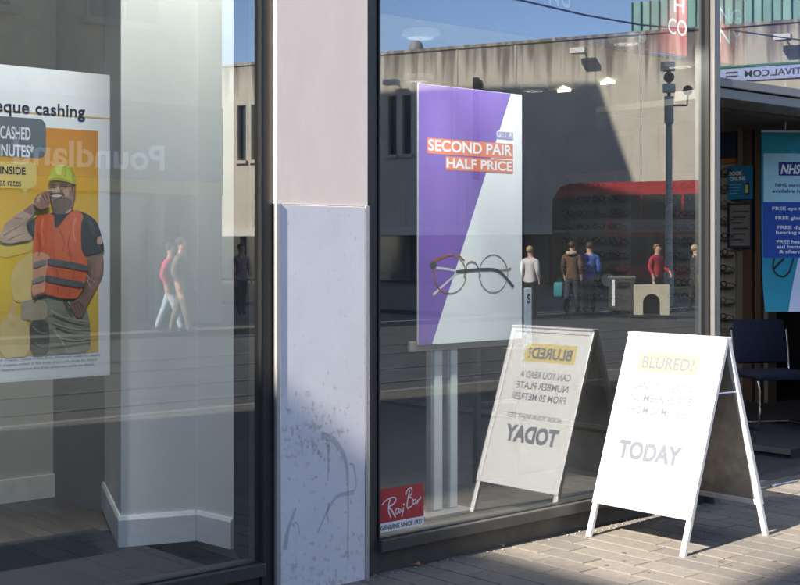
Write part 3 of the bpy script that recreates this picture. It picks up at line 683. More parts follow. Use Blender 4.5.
# ---- ceiling lights
LAMP = mat('lit lamp', (.9, .85, .6), .5, var=0, emit=((1, .86, .48), 1.5))
def downlight(px, py, label, r=.095):
    q = on_z(px, py, ZC+.02)
    t = thing('downlight', label, 'light', (q.x, q.y, ZC), 'round ceiling lights of the right shop')
    b = bm_new(); lathe(b, [(r, -.012), (r+.02, -.012), (r+.022, .018), (r, .018)], (q.x, q.y, ZC), 24); mobj('ring', b, WHITE, t)
    b = bm_new(); lathe(b, [(r-.002, -.006), (r-.002, .01)], (q.x, q.y, ZC), 24); mobj('lamp_disc', b, LAMP, t)
downlight(421, 30, 'lit round ceiling light at the top, nearest the pale column')
downlight(418, 75, 'lit round ceiling light just above the purple poster')
downlight(534, 85, 'lit round ceiling light right of the purple poster top')
downlight(627, 36, 'lit round ceiling light high up near the teal cladding reflection')
downlight(681, 60, 'lit round ceiling light below the red hanging sign')
for px, py, lb in ((563, 90, 'lit wedge-shaped ceiling fitting left of its twin, right of the poster'), (607, 82, 'lit wedge-shaped ceiling fitting at the top of the shadow edge')):
    q = on_z(px, py, ZC)
    t = thing('ceiling_spot', lb, 'light', (q.x, q.y, ZC), 'wedge shaped ceiling fittings')
    b = bm_new(); prism(b, [q+V((-.10, -.09, .0)), q+V((.12, .02, .0)), q+V((.09, .14, 0))], (0, 0, .02)); mobj('lamp_panel', b, LAMP, t)
    b = bm_new(); tube(b, [q+V((.03, .02, .021)), q+V((.03, .02, .045))], .02); mobj('stem', b, WHITE, t)
def lamp(p, watts, aim, size, parent, cone=None):
    ld = bpy.data.lights.new('lamp', 'SPOT' if cone else 'AREA'); ld.energy = watts
    if cone: ld.spot_size = math.radians(cone); ld.spot_blend = .7; ld.shadow_soft_size = size/2
    else: ld.shape = 'DISK'; ld.size = size; ld.color = (1, .95, .86)
    lo_ = bpy.data.objects.new('lamp_light', ld); COL.objects.link(lo_); lo_.parent = parent; lo_.location = V(p)-wloc(parent)
    lo_.rotation_euler = (V(aim)-V(p)).to_track_quat('-Z', 'Y').to_euler()
for o in [o for o in COL.objects if o.name.startswith('downlight')]:
    p = wloc(o)+V((0, 0, -.03)); lamp(p, 5, p-V((0, 0, 1)), .16, o)
def added_spot(p, aim, watts, label, cone=None):  # unseen fittings added to brighten the posters, casing and red sign
    t = thing('added_spotlight', label, 'light', p, 'added unseen display spotlights')
    b = bm_new(); d_ = (V(aim)-V(p)).normalized(); tube(b, [V(p)-d_*.14, V(p)], .05, 14); mobj('can', b, WHITE, t, True)
    b = bm_new(); tube(b, [V(p)+d_*.001, V(p)+d_*.006], .045, 14); mobj('lamp_disc', b, LAMP, t)
    b = bm_new(); tube(b, [V(p)-d_*.07, V(p)-d_*.07+V((0, 0, .12))], .01, 8); mobj('stem', b, WHITE, t)
    lamp(V(p)+d_*.012, watts, aim, .09, t, cone)
for i, x in enumerate((1.9, 2.5, 2.9)): added_spot((x, .32, 4.5), (x-.05, .95, 1.5) if i < 2 else (x+.15, 1.0, .8), (160, 160, 36)[i], ['leftmost', 'middle', 'rightmost'][i] + ' of three unseen spotlights added to brighten the left window display', (34, 34, None)[i])
for i, x in enumerate((4.45, 5.15)): added_spot((x+.1, .08, 3.62), (x+.05, .56, 1.25), 110, ['left', 'right'][i] + ' one of two unseen spotlights added to brighten the right window display', 46)
added_spot((on_y(700, 30, .38).x, .08, 3.66), (on_y(697, 30, .38).x, .40, 3.0), 45, 'unseen spotlight added to brighten the red hanging sign near the door mullion', 60)
# ---- red hanging sign
yh = .38
qa, qb = on_y(648, 20, yh), on_y(746, 55, yh)
hs = thing('hanging_sign', 'red hanging sign with pale capitals behind the top right glass', 'sign', ((qa.x+qb.x)/2, yh, qb.z))
zsb = on_y(690, 57, yh).z; zst = zsb+.62
zlo = min(zsb, ZC+.0)
RS = mat('red sign panel', (.33, .055, .055), .5, var=.05)
hp = Plane((0, yh, 0), (1, 0, 0), (0, 0, 1), (0, -1, 0))
MINT = mat('pale mint letters', (.62, .78, .76), .5, var=0)
def hx(px): return on_y(px, 30, yh).x
bx('panel', (qa.x, yh, zsb), (hx(687), yh+.02, zst), RS, hs); bx('panel', (hx(706), yh, zsb), (qb.x, yh+.02, zst), RS, hs)
for body, a, c in (('H', 674, 684), ('NG', 719, 741)): text(body, hp, hx(a), on_y(690, 15, yh).z, hx(c)-hx(a), .105, MINT, hs, 2, big=True)
for body, a, c in (('CO', 668, 686.5), ('NY', 719, 742)): text(body, hp, hx(a), on_y(690, 37, yh).z, hx(c)-hx(a), .105, MINT, hs, 2, big=True)
bx('hanger_bar', (qa.x, yh+.0005, zst+.001), (qb.x, yh+.019, zst+.03), BKM, hs)

# ---- spectacle display wall
XW = 11.0
def wy(px): return on_x(px, 250, XW).y
def wz(px, py): return on_x(px, py, XW).z
dw = struct(bx('display_partition', (XW, wy(768), 0), (XW+.15, 5.6, 2.84), mat('warm grey partition', (.17, .155, .135), .7, var=.08)))
NAVY = mat('navy header', (.022, .03, .075), .45, var=.1); STRP = mat('orange strip', (.40, .14, .05), .5, var=.1)
SPEC = mat('black spectacle acetate', (.01, .01, .012), .2, var=0)
gb = bm_new()
for s in (-1, 1):
    tube(gb, [V((-.01, s*.034+.028*math.cos(t), .022*math.sin(t))) for t in [k*math.pi/6 for k in range(12)]], .0045, 5, True)
    tube(gb, [V((-.008, s*.064, .008)), V((.02, s*.068, .008)), V((.10, s*.064, .0)), V((.13, s*.06, -.02))], .003, 5)
tube(gb, [V((-.01, -.008, .006)), V((-.013, 0, .011)), V((-.01, .008, .006))], .004, 5)
gme = bpy.data.meshes.new('spectacles'); gb.to_mesh(gme); gb.free(); gme.materials.append(SPEC)
gms = [gme]
for nm_, c_ in (('tortoiseshell acetate', (.06, .028, .012)), ('grey spectacle metal', (.10, .10, .105)), ('dark blue acetate', (.012, .018, .04))):
    g2_ = gme.copy(); g2_.materials.clear(); g2_.materials.append(mat(nm_, c_, .25, var=.2, scale=60)); gms.append(g2_)
gr_ = random.Random(21)
ORD = ['first', 'second', 'third', 'fourth', 'fifth', 'sixth', 'seventh', 'eighth', 'ninth', 'tenth']
def unit(pxa, pxb, label, glabel, cols, top, hb, bot):
    ya, yb2 = wy(pxb), wy(pxa); pm_ = (pxa+pxb)/2
    t = thing('display_unit', label, 'display unit', (XW-.03, (ya+yb2)/2, 0), 'spectacle display units')
    zt_, zh, zb2 = wz(pm_, top), wz(pm_, hb), wz(pm_, bot)
    bx('header', (XW-.05, ya, zh+.05), (XW-.001, yb2, zt_), NAVY, t, .004); bx('header_strip', (XW-.052, ya, zh), (XW-.001, yb2, zh+.048), STRP, t)
    bx('back_panel', (XW-.015, ya+.02, zb2-.1), (XW-.001, yb2-.02, zh-.002), mat('pale display panel', (.26, .25, .23), .6, var=.05), t)
    n = 10
    for i in range(n):
        z = zh-.09 - (zh-zb2-.12)*i/(n-1)
        bx('shelf', (XW-.10, ya+.03, z-.035), (XW-.0155, yb2-.03, z-.031), mat('clear shelf', (.30, .32, .32), .15), t)
        for k in range(cols):
            y = ya + (yb2-ya)*(k+.5)/cols
            g = bpy.data.objects.new('spectacles', gr_.choice(gms)); COL.objects.link(g); g.location = (XW-.15, y+gr_.uniform(-.012, .012), z); g.rotation_euler = (0, 0, gr_.uniform(-.14, .14)); g.scale = (1, gr_.uniform(1.12, 1.32), gr_.uniform(1.0, 1.4))
            props(g, 'dark spectacles, %s row, %s, on %s' % (ORD[i] + ' from top', (ORD[cols-1-k] + ' from left'), glabel), 'spectacles', 'spectacles on ' + glabel)
unit(569, 633, 'tall spectacle display with wide navy header seen through the right window', 'wide rack behind right window', 4, 138, 177, 312)
unit(676, 704, 'narrow spectacle display rack seen just left of the door mullion', 'narrow rack by door mullion', 2, 150, 178, 312)
unit(706, 738, 'spectacle display with navy header just inside the open doorway', 'rack inside open doorway', 2, 133, 164, 318)
# brown timber pilasters
for pa, pb in ((746, 755), (759, 764)):
    o = bx('pilaster', (XW-.06, wy(pb), 0), (XW-.001, wy(pa), 2.8), mat('brown timber', (.085, .05, .034), .6, var=.3, scale=8, stretch=(1, 1, .1)), dw, .004)
# book online sign, framed notice
def wall_plane(off): return Plane((XW-off, 0, 0), (0, -1, 0), (0, 0, 1), (-1, 0, 0))
so_ = thing('wall_sign', 'small bright blue appointment sign with white heading and phone picture inside the doorway', 'sign', (XW-.08, wy(745), 2))
ya, yb2, z0, z1 = wy(758.5), wy(733), wz(745, 199.5), wz(745, 166.5)
bx('panel', (XW-.10, ya, z0), (XW-.09, yb2, z1), mat('bright blue print', (.015, .19, .42), .4, var=.03), so_)
wp = Plane((XW-.10, 0, 0), (0, -1, 0), (0, 0, 1), (-1, 0, 0))
W_ = yb2-ya; H_ = z1-z0
text('BOOK', wp, -yb2+.1*W_, z1-.27*H_, .50*W_, .12*H_, PW, so_, 2, bold=.03); text('ONLINE', wp, -yb2+.1*W_, z1-.43*H_, .62*W_, .12*H_, PW, so_, 2, bold=.03)
for i in range(4): poly('text_line', wp, [(-yb2+.1*W_, z1-(.54+.09*i)*H_), (-yb2+(.58-.05*i)*W_, z1-(.54+.09*i)*H_), (-yb2+(.58-.05*i)*W_, z1-(.565+.09*i)*H_), (-yb2+.1*W_, z1-(.565+.09*i)*H_)], mat('pale blue line', (.25, .5, .7), .5), so_, 2)
poly('phone', wp, [(-yb2+.68*W_, z0+.12*H_), (-yb2+.88*W_, z0+.12*H_), (-yb2+.88*W_, z0+.48*H_), (-yb2+.68*W_, z0+.48*H_)], INK, so_, 2)
poly('phone_screen', wp, [(-yb2+.72*W_, z0+.18*H_), (-yb2+.84*W_, z0+.18*H_), (-yb2+.84*W_, z0+.43*H_), (-yb2+.72*W_, z0+.43*H_)], mat('phone screen', (.55, .60, .25), .4), so_, 3)
nf = thing('framed_notice', 'dark framed notice below the bright blue sign inside the doorway', 'notice', (XW-.08, wy(745), 1.7))
ya, yb2, z0, z1 = wy(757.5), wy(733), wz(745, 248), wz(745, 203)
bx('sheet', (XW-.085, ya, z0), (XW-.08, yb2, z1), mat('grey sheet', (.17, .175, .18), .5), nf)
for lo, hi in (((ya, z0), (ya+.02, z1)), ((yb2-.02, z0), (yb2, z1)), ((ya+.021, z0), (yb2-.021, z0+.02)), ((ya+.021, z1-.02), (yb2-.021, z1))):
    bx('frame', (XW-.10, lo[0], lo[1]), (XW-.078, hi[0], hi[1]), NAVY, nf)
np_ = Plane((XW-.085, 0, 0), (0, -1, 0), (0, 0, 1), (-1, 0, 0))
for i in range(6):
    zz = z1-.08-.055*i
    if zz > z0+.04: poly('text_line', np_, [(-yb2+.05, zz), (-ya-.05-.03*(i % 3), zz), (-ya-.05-.03*(i % 3), zz-.012), (-yb2+.05, zz-.012)], NAVY, nf, 2)

# ---- hanging banner in the doorway
bd = 9.3
b0, b1 = at_d(766, 312, bd), at_d(766, 131, bd)
hb = thing('banner', 'turquoise hanging health service banner with dark blue panel in the doorway', 'banner', (b0.x+.4, b0.y, b0.z))
udir = V((math.cos(math.radians(-25)), math.sin(math.radians(-25)), 0)); ndir = V((udir.y, -udir.x, 0))
if ndir.dot(CAM-b0) < 0: ndir = -ndir
BW, BH = .86, b1.z-b0.z
def bpos(s, t, k=0):   # curled sheet: edges bend away, foot curls forward
    c = -.06*(2*s-1)**2 + .05*(1-t)**6
    return b0 + udir*(s*BW) + V((0, 0, t*BH)) + ndir*(c + k*.0015)
TURQ = mat('turquoise print', (.06, .46, .62), .45, var=.03); DBLU = mat('deep blue print', (.018, .07, .34), .45, var=.03); LBLU = mat('pale banner print', (.36, .62, .68), .45, var=.03); LILA = mat('pale lilac print', (.58, .64, .76), .45, var=.03)
def bsheet(name, s0, t0, s1, t1, m, k, par, thick=0, slant=0):
    b = bm_new(); nx, ny = 10, 10; g = []
    for j in range(ny+1):
        t = t0+(t1-t0)*j/ny
        g.append([b.verts.new(bpos(s0+(s1-s0)*i/nx + slant*(1-i/nx)*(t-t0)/(t1-t0), t, k)) for i in range(nx+1)])
    for j in range(ny):
        for i in range(nx): b.faces.new((g[j][i], g[j][i+1], g[j+1][i+1], g[j+1][i]))
    if thick: bmesh.ops.solidify(b, geom=b.faces[:], thickness=thick)
    return mobj(name, b, m, par)
bsheet('sheet', 0, 0, 1, 1, TURQ, 0, hb, .003)
bsheet('pale_panel', .015, .61, 1, .88, LBLU, 2, hb); bsheet('blue_panel', .01, .30, 1, .61, DBLU, 2, hb)
bsheet('lilac_panel', .19, .001, 1, .299, LILA, 2, hb, slant=.12)
class Curl(Plane):
    def __init__(s): s.N = ndir
    def p(s, x, y, k=1): return bpos(x, y, 1+k)
cl = Curl()
bsheet('logo_box', .14, .757, .335, .832, mat('logo blue', (.01, .03, .20), .4), 3, hb)
text('NHS', cl, .155, .768, .165, .052, PW, hb, 4, big=True, bold=.035, skew=.02)
DI = mat('dark slate ink', (.03, .07, .12), .5)
text('NHS services', cl, .11, .695, .28, .02, DI, hb, 3, bold=.01); text('available here', cl, .085, .662, .32, .02, DI, hb, 3, bold=.01)
for s, x, y in (('FREE eye tests', .085, .565), ('FREE glasses', .11, .512), ('FREE digital', .125, .46), ('hearing aids', .115, .432), ('FREE hearing', .12, .38), ('aid batteries', .12, .352), ('& aftercare', .14, .325)):
    text(s, cl, x, y, .024*len(s), .019, PW, hb, 3, bold=.022)
ribbon('print_spectacles', cl, [(.10, .30), (.085, .25), (.11, .21), (.17, .195), (.22, .22), (.25, .27), (.26, .30)], .012, INK, hb, 4)
ribbon('print_spectacles', cl, [(.085, .235), (.13, .265), (.18, .295)], .016, INK, hb, 4)
b = bm_new(); tube(b, [bpos(i/8, 1, 0)+V((0, 0, .008)) for i in range(9)], .011, 8); mobj('top_rail', b, ALU, hb)
for s in (.2, .8):
    b = bm_new(); tube(b, [bpos(s, 1)+V((0, 0, .012)), V((bpos(s, 1).x, bpos(s, 1).y, 2.84))], .002, 5); mobj('wire', b, ALU, hb)

# ---- chairs
CF = mat('navy chair fabric', (.02, .03, .075), .9, var=.25, scale=60, bump=.2, bscale=200)
def chair(name, label, loc, rz):
    t = bpy.data.objects.new(name, None); COL.objects.link(t); t.location = (0, 0, 0); props(t, label, 'chair', 'waiting chairs inside the doorway')
    b = bm_new(); box(b, (-.24, -.22, .405), (.24, .24, .47), .028); mobj('seat', b, CF, t, True)
    b = bm_new(); box(b, (-.235, -.02, -.19), (.235, .03, .19), .024, Matrix.Translation((0, .245, .70)) @ Matrix.Rotation(math.radians(-10), 4, 'X')); mobj('backrest', b, CF, t, True)
    for s in (-1, 1):
        b = bm_new(); x = s*.255
        tube(b, [(x, .27, .80), (x, .235, .60), (x, .225, .47), (x, .20, .43), (x, .10, .42), (x, -.16, .42), (x, -.215, .40), (x, -.235, .34), (x, -.235, .08), (x, -.225, .03), (x, -.19, .012), (x, .22, .012)], .0115, 10); mobj('leg_frame', b, CHROME, t, True)
        b = bm_new(); ball(b, (x, .27, .805), .014, 8); mobj('end_cap', b, SPEC, t)
    b = bm_new(); tube(b, [(-.255, .22, .012), (.255, .22, .012)], .0115, 8); mobj('floor_bar', b, CHROME, t, True)
    t.location = loc; t.rotation_euler = (0, 0, rz); return t
q = on_z(762, 438, .06)
chd = 10.9
cpos = at_d(774, 300, chd); cpos.z = .07
aim = math.atan2(CAM.y-cpos.y, CAM.x-cpos.x) + math.radians(28)
chair('chair', 'navy waiting chair with chrome frame wholly visible in the doorway', cpos, aim+math.pi/2)
c2 = cpos + V((math.cos(aim+math.pi/2), math.sin(aim+math.pi/2), 0))*.70
c3 = cpos - V((math.cos(aim+math.pi/2), math.sin(aim+math.pi/2), 0))*.70
right_ = c2 if (c2-CAM).dot(RGT) > (c3-CAM).dot(RGT) else c3
chair('chair', 'navy waiting chair cut off by the right edge of the picture', right_, aim+math.pi/2)
pf = struct(bx('carpet_platform', (8.55, .6, -.0035), (13.8, 7.4, .065), mat('navy carpet', (.018, .022, .034), .95, var=.3, scale=80)))
bx('nosing', (8.53, .6, .03), (8.549, 7.4, .067), mat('grey nosing', (.10, .10, .10), .5), pf)

# ================================================================== A-BOARD
def aboard():
    FX, AX, BX_, Y0, Y1, ZA = 5.40, 5.79, 6.17, -.11, -.76, 1.085
    t = thing('a_board', 'white pavement A-board reading TODAY, blown bright by the sun', 'sign', (AX, (Y0+Y1)/2, 0))
    FR = mat('white aluminium frame', (.72, .71, .72), .4, .3, var=.05, scale=20)
    GALV = mat('galvanised sheet', (.33, .315, .28), .5, .55, var=.3, scale=9, detail=6)
    parts = {}
    for side, fx in (('front', FX), ('back', BX_)):
        foot = V((fx, 0, 0)); top = V((AX + (-.012 if side == 'front' else .012), 0, ZA))
        sl_ = (top-foot); L = sl_.length; W = sl_.normalized(); out = V((-W.z, 0, W.x)) if side == 'front' else V((W.z, 0, -W.x))
        U = V((0, -1, 0))
        org = foot + V((0, Y0, 0))
        M = Matrix(((U.x, W.x, out.x, org.x), (U.y, W.y, out.y, org.y), (U.z, W.z, out.z, org.z), (0, 0, 0, 1)))
        WD = Y0-Y1; vb = .185; fw = .032
        g = bm_new(); box(g, (fw*.5, vb+fw*.5, -.008), (WD-fw*.5, L-.02, -.003), 0, M); pn = mobj('panel', g, mat('white board sheet', (.80, .80, .79), .45, var=.02) if side == 'front' else GALV, t)
        if side == 'front': parts['panel'] = pn
        g = bm_new(); box(g, (fw*.5, vb+fw*.5, -.0155), (WD-fw*.5, L-.02, -.0105), 0, M); mobj('backing_sheet', g, GALV, t)
        for a, c in ((0, fw), (WD-fw, WD)):
            g = bm_new(); box(g, (a, vb, -.02), (c, L, .006), .003, M); mobj('side_rail', g, FR, t)
            g = bm_new(); box(g, (a+.001, 0, -.026), (c-.001, vb+.12, -.0205 if False else -.002), .003, M); mobj('leg', g, FR, t)
        g = bm_new(); box(g, (fw+.001, vb, -.019), (WD-fw-.001, vb+fw, .005), .003, M); mobj('bottom_rail', g, FR, t)
        g = bm_new(); box(g, (fw+.001, L-fw, -.019), (WD-fw-.001, L, .005), .003, M); mobj('top_rail', g, FR, t)
        if side == 'front':
            P_ = Plane(M @ V((fw, vb+fw, -.003)), U, W, out); w_, h_ = WD-2*fw, L-vb-2*fw
            NV = mat('navy board ink', (.02, .025, .06), .4, var=0); YE = mat('yellow label ink', (.74, .56, .06), .4, var=.03)
            def ln(s, v, x0, x1, hh, m=NV, bold=.014): text(s, P_, x0*w_, v*h_, (x1-x0)*w_, hh*h_, m, pn, 2, bold=bold, big=hh > .06)
            poly('yellow_label', P_, [(.12*w_, .80*h_), (.80*w_, .80*h_), (.80*w_, .925*h_), (.12*w_, .925*h_)], YE, pn, 1)
            ln('BLURED?', .825, .17, .76, .075, bold=.03)
            ln('CAN YOU READ A', .69, .12, .80, .048); ln('NUMBER PLATE', .615, .12, .82, .048); ln('FROM 20 METRES?', .54, .12, .84, .048)
            ln('BOOK YOUR SIGHT TEST', .415, .12, .86, .034); ln('TODAY', .265, .11, .82, .105, bold=.05)
            g = bm_new(); vs2 = []
            nx, ny = 14, 20; rr_ = random.Random(5); grid = []
            for j in range(ny+1):
                grid.append([g.verts.new(P_.p(w_*i/nx, h_*j/ny, 0) + out*(.004+.0009*math.sin(i*.7+j*.23)*math.sin(j*.5+1))) for i in range(nx+1)])
            for j in range(ny):
                for i in range(nx): g.faces.new((grid[j][i], grid[j][i+1], grid[j+1][i+1], grid[j+1][i]))
            mobj('clear_cover', g, COVER, t, True)
        # metal stay between the frames
    for yy in (Y0-.02, Y1+.02):
        g = bm_new(); zz = .80; k = (1-zz/ZA)
        tube(g, [(AX-(AX-FX)*k+.01, yy, zz), (AX+(BX_-AX)*k-.01, yy, zz)], .006, 8); mobj('stay', g, ALU, t)
        g = bm_new(); tube(g, [(AX, yy+.012, ZA-.012), (AX, yy-.012, ZA-.012)], .016, 12); mobj('hinge', g, BKM, t)
    g = bm_new(); box(g, (AX-.028, Y1+.001, ZA-.006), (AX+.028, Y0-.001, ZA+.008), .005); mobj('top_cap', g, FR, t)
aboard()

# litter by the plinth
for i, (px, py, c, lb) in enumerate(((416, 565, (.50, .22, .12), 'dry orange leaf lying by the plinth under the red sticker'), (501, 545.5, (.45, .34, .22), 'small tan leaf lying at the sunlit edge of the plinth'), (773, 486, (.6, .58, .55), 'white paper scrap lying in front of the doorway'))):
    q = on_z(px, py, .004); b = bm_new()
    pts = [q+V((.028*math.cos(t)*(1+.3*math.sin(3*t+i)), .016*math.sin(t), .004+.006*math.sin(2*t+i))) for t in [k*math.pi/5 for k in range(10)]]
    prism(b, pts, (0, 0, .0015)); o = mobj('leaf' if i < 2 else 'paper_scrap', b, mat('litter %d' % i, c, .8), None, origin=q); props(o, lb, 'leaf' if i < 2 else 'litter')
cr = random.Random(9)
gb = bm_new()
for i in range(46):
    x = cr.uniform(3.2, 8); y = cr.uniform(-1.6, -.05); r_ = cr.uniform(.008, .02)
    pts = [(x+r_*math.cos(t)*cr.uniform(.8, 1.2), y+r_*math.sin(t)*cr.uniform(.8, 1.2), .0016) for t in [k*math.pi/4 for k in range(8)]]
    prism(gb, pts, (0, 0, .001))
props(mobj('chewing_gum', gb, mat('old gum', (.07, .065, .06), .8, var=.3, scale=10)), 'dark trodden gum spots dotted over the paving', 'gum', None, 'stuff')
gb = bm_new()
for i in range(60):
    x = cr.uniform(3.9, 6.7); y = cr.uniform(-.09, -.004); s = cr.uniform(.002, .006)
    box(gb, (x-s, y-s, .001), (x+s, y+s*.8, .001+s))
props(mobj('grit', gb, mat('grit', (.30, .27, .23), .9, var=.3, scale=40)), 'fine loose grit along the foot of the plinth', 'grit', None, 'stuff')

# ================================================================== THE STREET MIRRORED IN THE GLASS
# --- concrete building: wall line
Bv, Av = V((48, 29.6, 0)), V((39, 52.8, 0))
Br, Ar = mir(Bv), mir(Av); Br.z = Ar.z = 0
TW = (Ar-Br).normalized(); NW = V((-TW.y, TW.x, 0))
if NW.dot(CAM-Br) < 0: NW = -NW
def wpt(px, py):      # pixel in the mirrored view -> (s, z) on the concrete wall
    Cm = mir(CAM); r = ray(px, py); r = V((r.x, -r.y, r.z)); t = (Br-Cm).dot(NW)/r.dot(NW); p = Cm + r*t
    return ((p-Br).dot(TW), p.z)
def W3(s, z, off=0): return Br + TW*s + V((0, 0, z)) + NW*off
def wbox(name, s0, z0, s1, z1, o0, o1, m, par):
    b = bm_new(); prism(b, [W3(s0, z0, o0), W3(s1, z0, o0), W3(s1, z1, o0), W3(s0, z1, o0)], NW*(o1-o0)); return mobj(name, b, m, par)
def conc_mat():
    m = mat('board-marked concrete', (.47, .43, .365), .85, var=.10, scale=.6, detail=7, bump=.2, bscale=3)
    n = m.node_tree.nodes; l = m.node_tree.links; bs = n['Principled BSDF']; src = bs.inputs['Base Color'].links[0].from_socket
    tc = n.new('ShaderNodeTexCoord'); mp = n.new('ShaderNodeMapping'); mp.inputs['Scale'].default_value = (2.2, 2.2, .12); l.new(tc.outputs['Object'], mp.inputs[0])
    nz = n.new('ShaderNodeTexNoise'); nz.inputs['Scale'].default_value = 1.3; nz.inputs['Detail'].default_value = 6; l.new(mp.outputs[0], nz.inputs['Vector'])
    sx = n.new('ShaderNodeSeparateXYZ'); l.new(tc.outputs['Object'], sx.inputs[0])
    gr = n.new('ShaderNodeMapRange'); l.new(sx.outputs['Z'], gr.inputs[0]); gr.inputs[1].default_value = 8.6; gr.inputs[2].default_value = 11.2; gr.inputs[3].default_value = -.12; gr.inputs[4].default_value = .2
    ad = n.new('ShaderNodeMath'); l.new(nz.outputs[0], ad.inputs[0]); l.new(gr.outputs[0], ad.inputs[1])
    rp = n.new('ShaderNodeValToRGB'); rp.color_ramp.elements[0].position = .5; rp.color_ramp.elements[1].position = .75; l.new(ad.outputs[0], rp.inputs[0])
    mx = n.new('ShaderNodeMix'); mx.data_type = 'RGBA'; l.new(rp.outputs[0], mx.inputs[0]); l.new(src, mx.inputs[6]); mx.inputs[7].default_value = (.13, .11, .09, 1)
    l.new(mx.outputs[2], bs.inputs['Base Color']); return m
CONC = conc_mat()
ZR = 11.3
cb = thing('concrete_building', 'large beige concrete building with stained parapet reflected in the windows', 'building', W3(9, 0, -4))
s_right, s_left = wpt(860, 100)[0], wpt(170, 100)[0]
wins = []
for pa, pb, ya_, yb_ in ((237.5, 246, 105, 160), (251, 257, 105, 160), (388, 396.5, 98, 153), (402, 411, 97, 152)):
    a, c = wpt(pb, ya_), wpt(pa, yb_); wins.append((a[0], c[1], c[0], a[1]))
# wall in vertical strips so that the windows are real openings
ss = sorted({s_right, s_left} | {w_[0] for w_ in wins} | {w_[2] for w_ in wins})
b = bm_new()
ZB = 2.3
zb_w, zt_w = min(w_[1] for w_ in wins), max(w_[3] for w_ in wins)
for a, c in zip(ss, ss[1:]):
    mid = (a+c)/2; hole = any(w_[0]-1e-6 < mid < w_[2]+1e-6 for w_ in wins)
    segs = [(ZB, zb_w), (zt_w, ZR)] if hole else [(ZB, ZR)]
    for z0, z1 in segs: prism(b, [W3(a, z0, 0), W3(c, z0, 0), W3(c, z1, 0), W3(a, z1, 0)], NW*-.4)
cw = mobj('wall', b, CONC, cb)
wbox('core', s_right+.1, 0, s_left-.1, ZR-.4, -8, -1.2, mat('dark interior', (.03, .03, .03), .9), cb)
wbox('coping', s_right-.05, ZR, s_left+.05, ZR+.14, -.5, .08, CONC, cb)
for w_ in wins:
    wd = wbox('window', w_[0]+.05, zb_w+.05, w_[2]-.05, zt_w-.05, -.32, -.28, FARGL, cb)
    for (a, c, z0, z1) in ((w_[0], w_[0]+.06, zb_w, zt_w), (w_[2]-.06, w_[2], zb_w, zt_w)):
        wbox('frame', a, z0, c, z1, -.34, -.22, mat('grey window frame', (.16, .16, .16), .6), wd)
    wbox('sill', w_[0]-.08, zb_w-.18, w_[2]+.08, zb_w-.002, .001, .14, CONC, wd)
for px in (457, 515.5, 640, 300):     # vertical panel joints
    s = wpt(px, 100)[0]; wbox('joint', s-.04, ZB+.1, s+.04, ZR-.02, .002, .03, mat('pale joint strip', (.42, .39, .34), .8), cb)
# ground floor under the overhang: dark shop fronts, pale lintel
wbox('lintel', wpt(560, 230)[0], ZB-.02, s_left, ZB+.42, .002, .12, mat('pale lintel', (.52, .50, .44), .7, var=.08), cb)
for i, (pa, pb) in enumerate(((170, 232), (232, 262), (262, 330), (330, 400), (400, 470), (470, 540), (540, 620), (620, 700), (700, 790))):
    a, c = wpt(pb, 260)[0], wpt(pa, 260)[0]
    sh = wbox('shop_glazing', a+.12, .4, c-.12, ZB-.03, -1.1, -1.05, FARGL, cb); wbox('stall_riser', a+.12, 0, c-.12, .38, -1.12, -1.0, BKM, cb)
    wbox('pier', a-.11, 0, a+.11, ZB-.001, -1.12, -.9, mat('dark pier', (.05, .05, .05), .6), cb)
# roof clutter
for i, (px, py, wd_) in enumerate(((408, 61, .5),)):
    s = wpt(px, py)[0]; b = bm_new(); q = W3(s, ZR+.1, -.9); lathe(b, [(wd_*.75, 0), (wd_*.75, .25), (wd_*.6, .5), (wd_*.3, .62)], q, 16); mobj('roof_vent', b, mat('grey vent', (.20, .20, .21), .6), cb, True)
for px, py in ((584, 55), (786, 42), (398, 86)):
    s, z = wpt(px, py); fl = thing('floodlight', 'wall floodlight reflected ' + {584: 'above the shadow edge on the concrete wall', 786: 'above the festival banner near the right edge', 398: 'above the narrow windows beside the column'}[px], 'floodlight', W3(s, z, 0), 'floodlights on the concrete wall')
    b = bm_new(); tube(b, [W3(s, z+.15, 0), W3(s, z+.1, .5)], .03); mobj('bracket', b, BKM, fl)
    wbox('lamp_housing', s-.35, z-.02, s+.35, z+.22, .45, .95, mat('pale lamp housing', (.6, .6, .58), .5), fl); wbox('lamp_glass', s-.3, z-.04, s+.3, z-.021, .5, .9, FARGL, fl)
s, z = wpt(478, 100)
fl = thing('flagpole', 'dark upright bracket reflected across the top of the purple poster', 'pole', W3(s, z, .2)); z0 = wpt(478, 180)[1]; z1 = wpt(478, 78)[1]
wbox('post', s-.12, z0, s+.12, z1, .1, .34, BKM, fl); wbox('fixing', s-.2, z1-.5, s+.2, z1-.3, .001, .099, BKM, fl)
# teal clad rooftop
tc_ = thing('clad_rooftop', 'teal ribbed metal rooftop block rising behind the reflected concrete parapet', 'building', W3(0, ZR, -6))
sa, sb = wpt(612, 30)[0], wpt(830, 30)[0]; sa, sb = min(sa, sb), max(sa, sb)
TEAL = [mat('teal cladding %d' % i, c, .6, var=.12, scale=1.5, stretch=(1, 1, .3)) for i, c in enumerate([(.20, .38, .33), (.17, .33, .29), (.23, .42, .37)])]
n = 22
for i in range(n):
    a, c = sa+(sb-sa)*i/n, sa+(sb-sa)*(i+1)/n
    wbox('cladding_panel', a, ZR-.3, c-.05, ZR+2.05, -3.1, -3.0+.03*(i % 2), TEAL[i % 3], tc_)
    wbox('rib', c-.049, ZR-.3, c-.001, ZR+2.07, -3.12, -2.9, mat('dark teal rib', (.05, .11, .10), .6), tc_)
wbox('core', sa, ZR-.35, sb, ZR+2.0, -8, -3.13, TEAL[1], tc_)
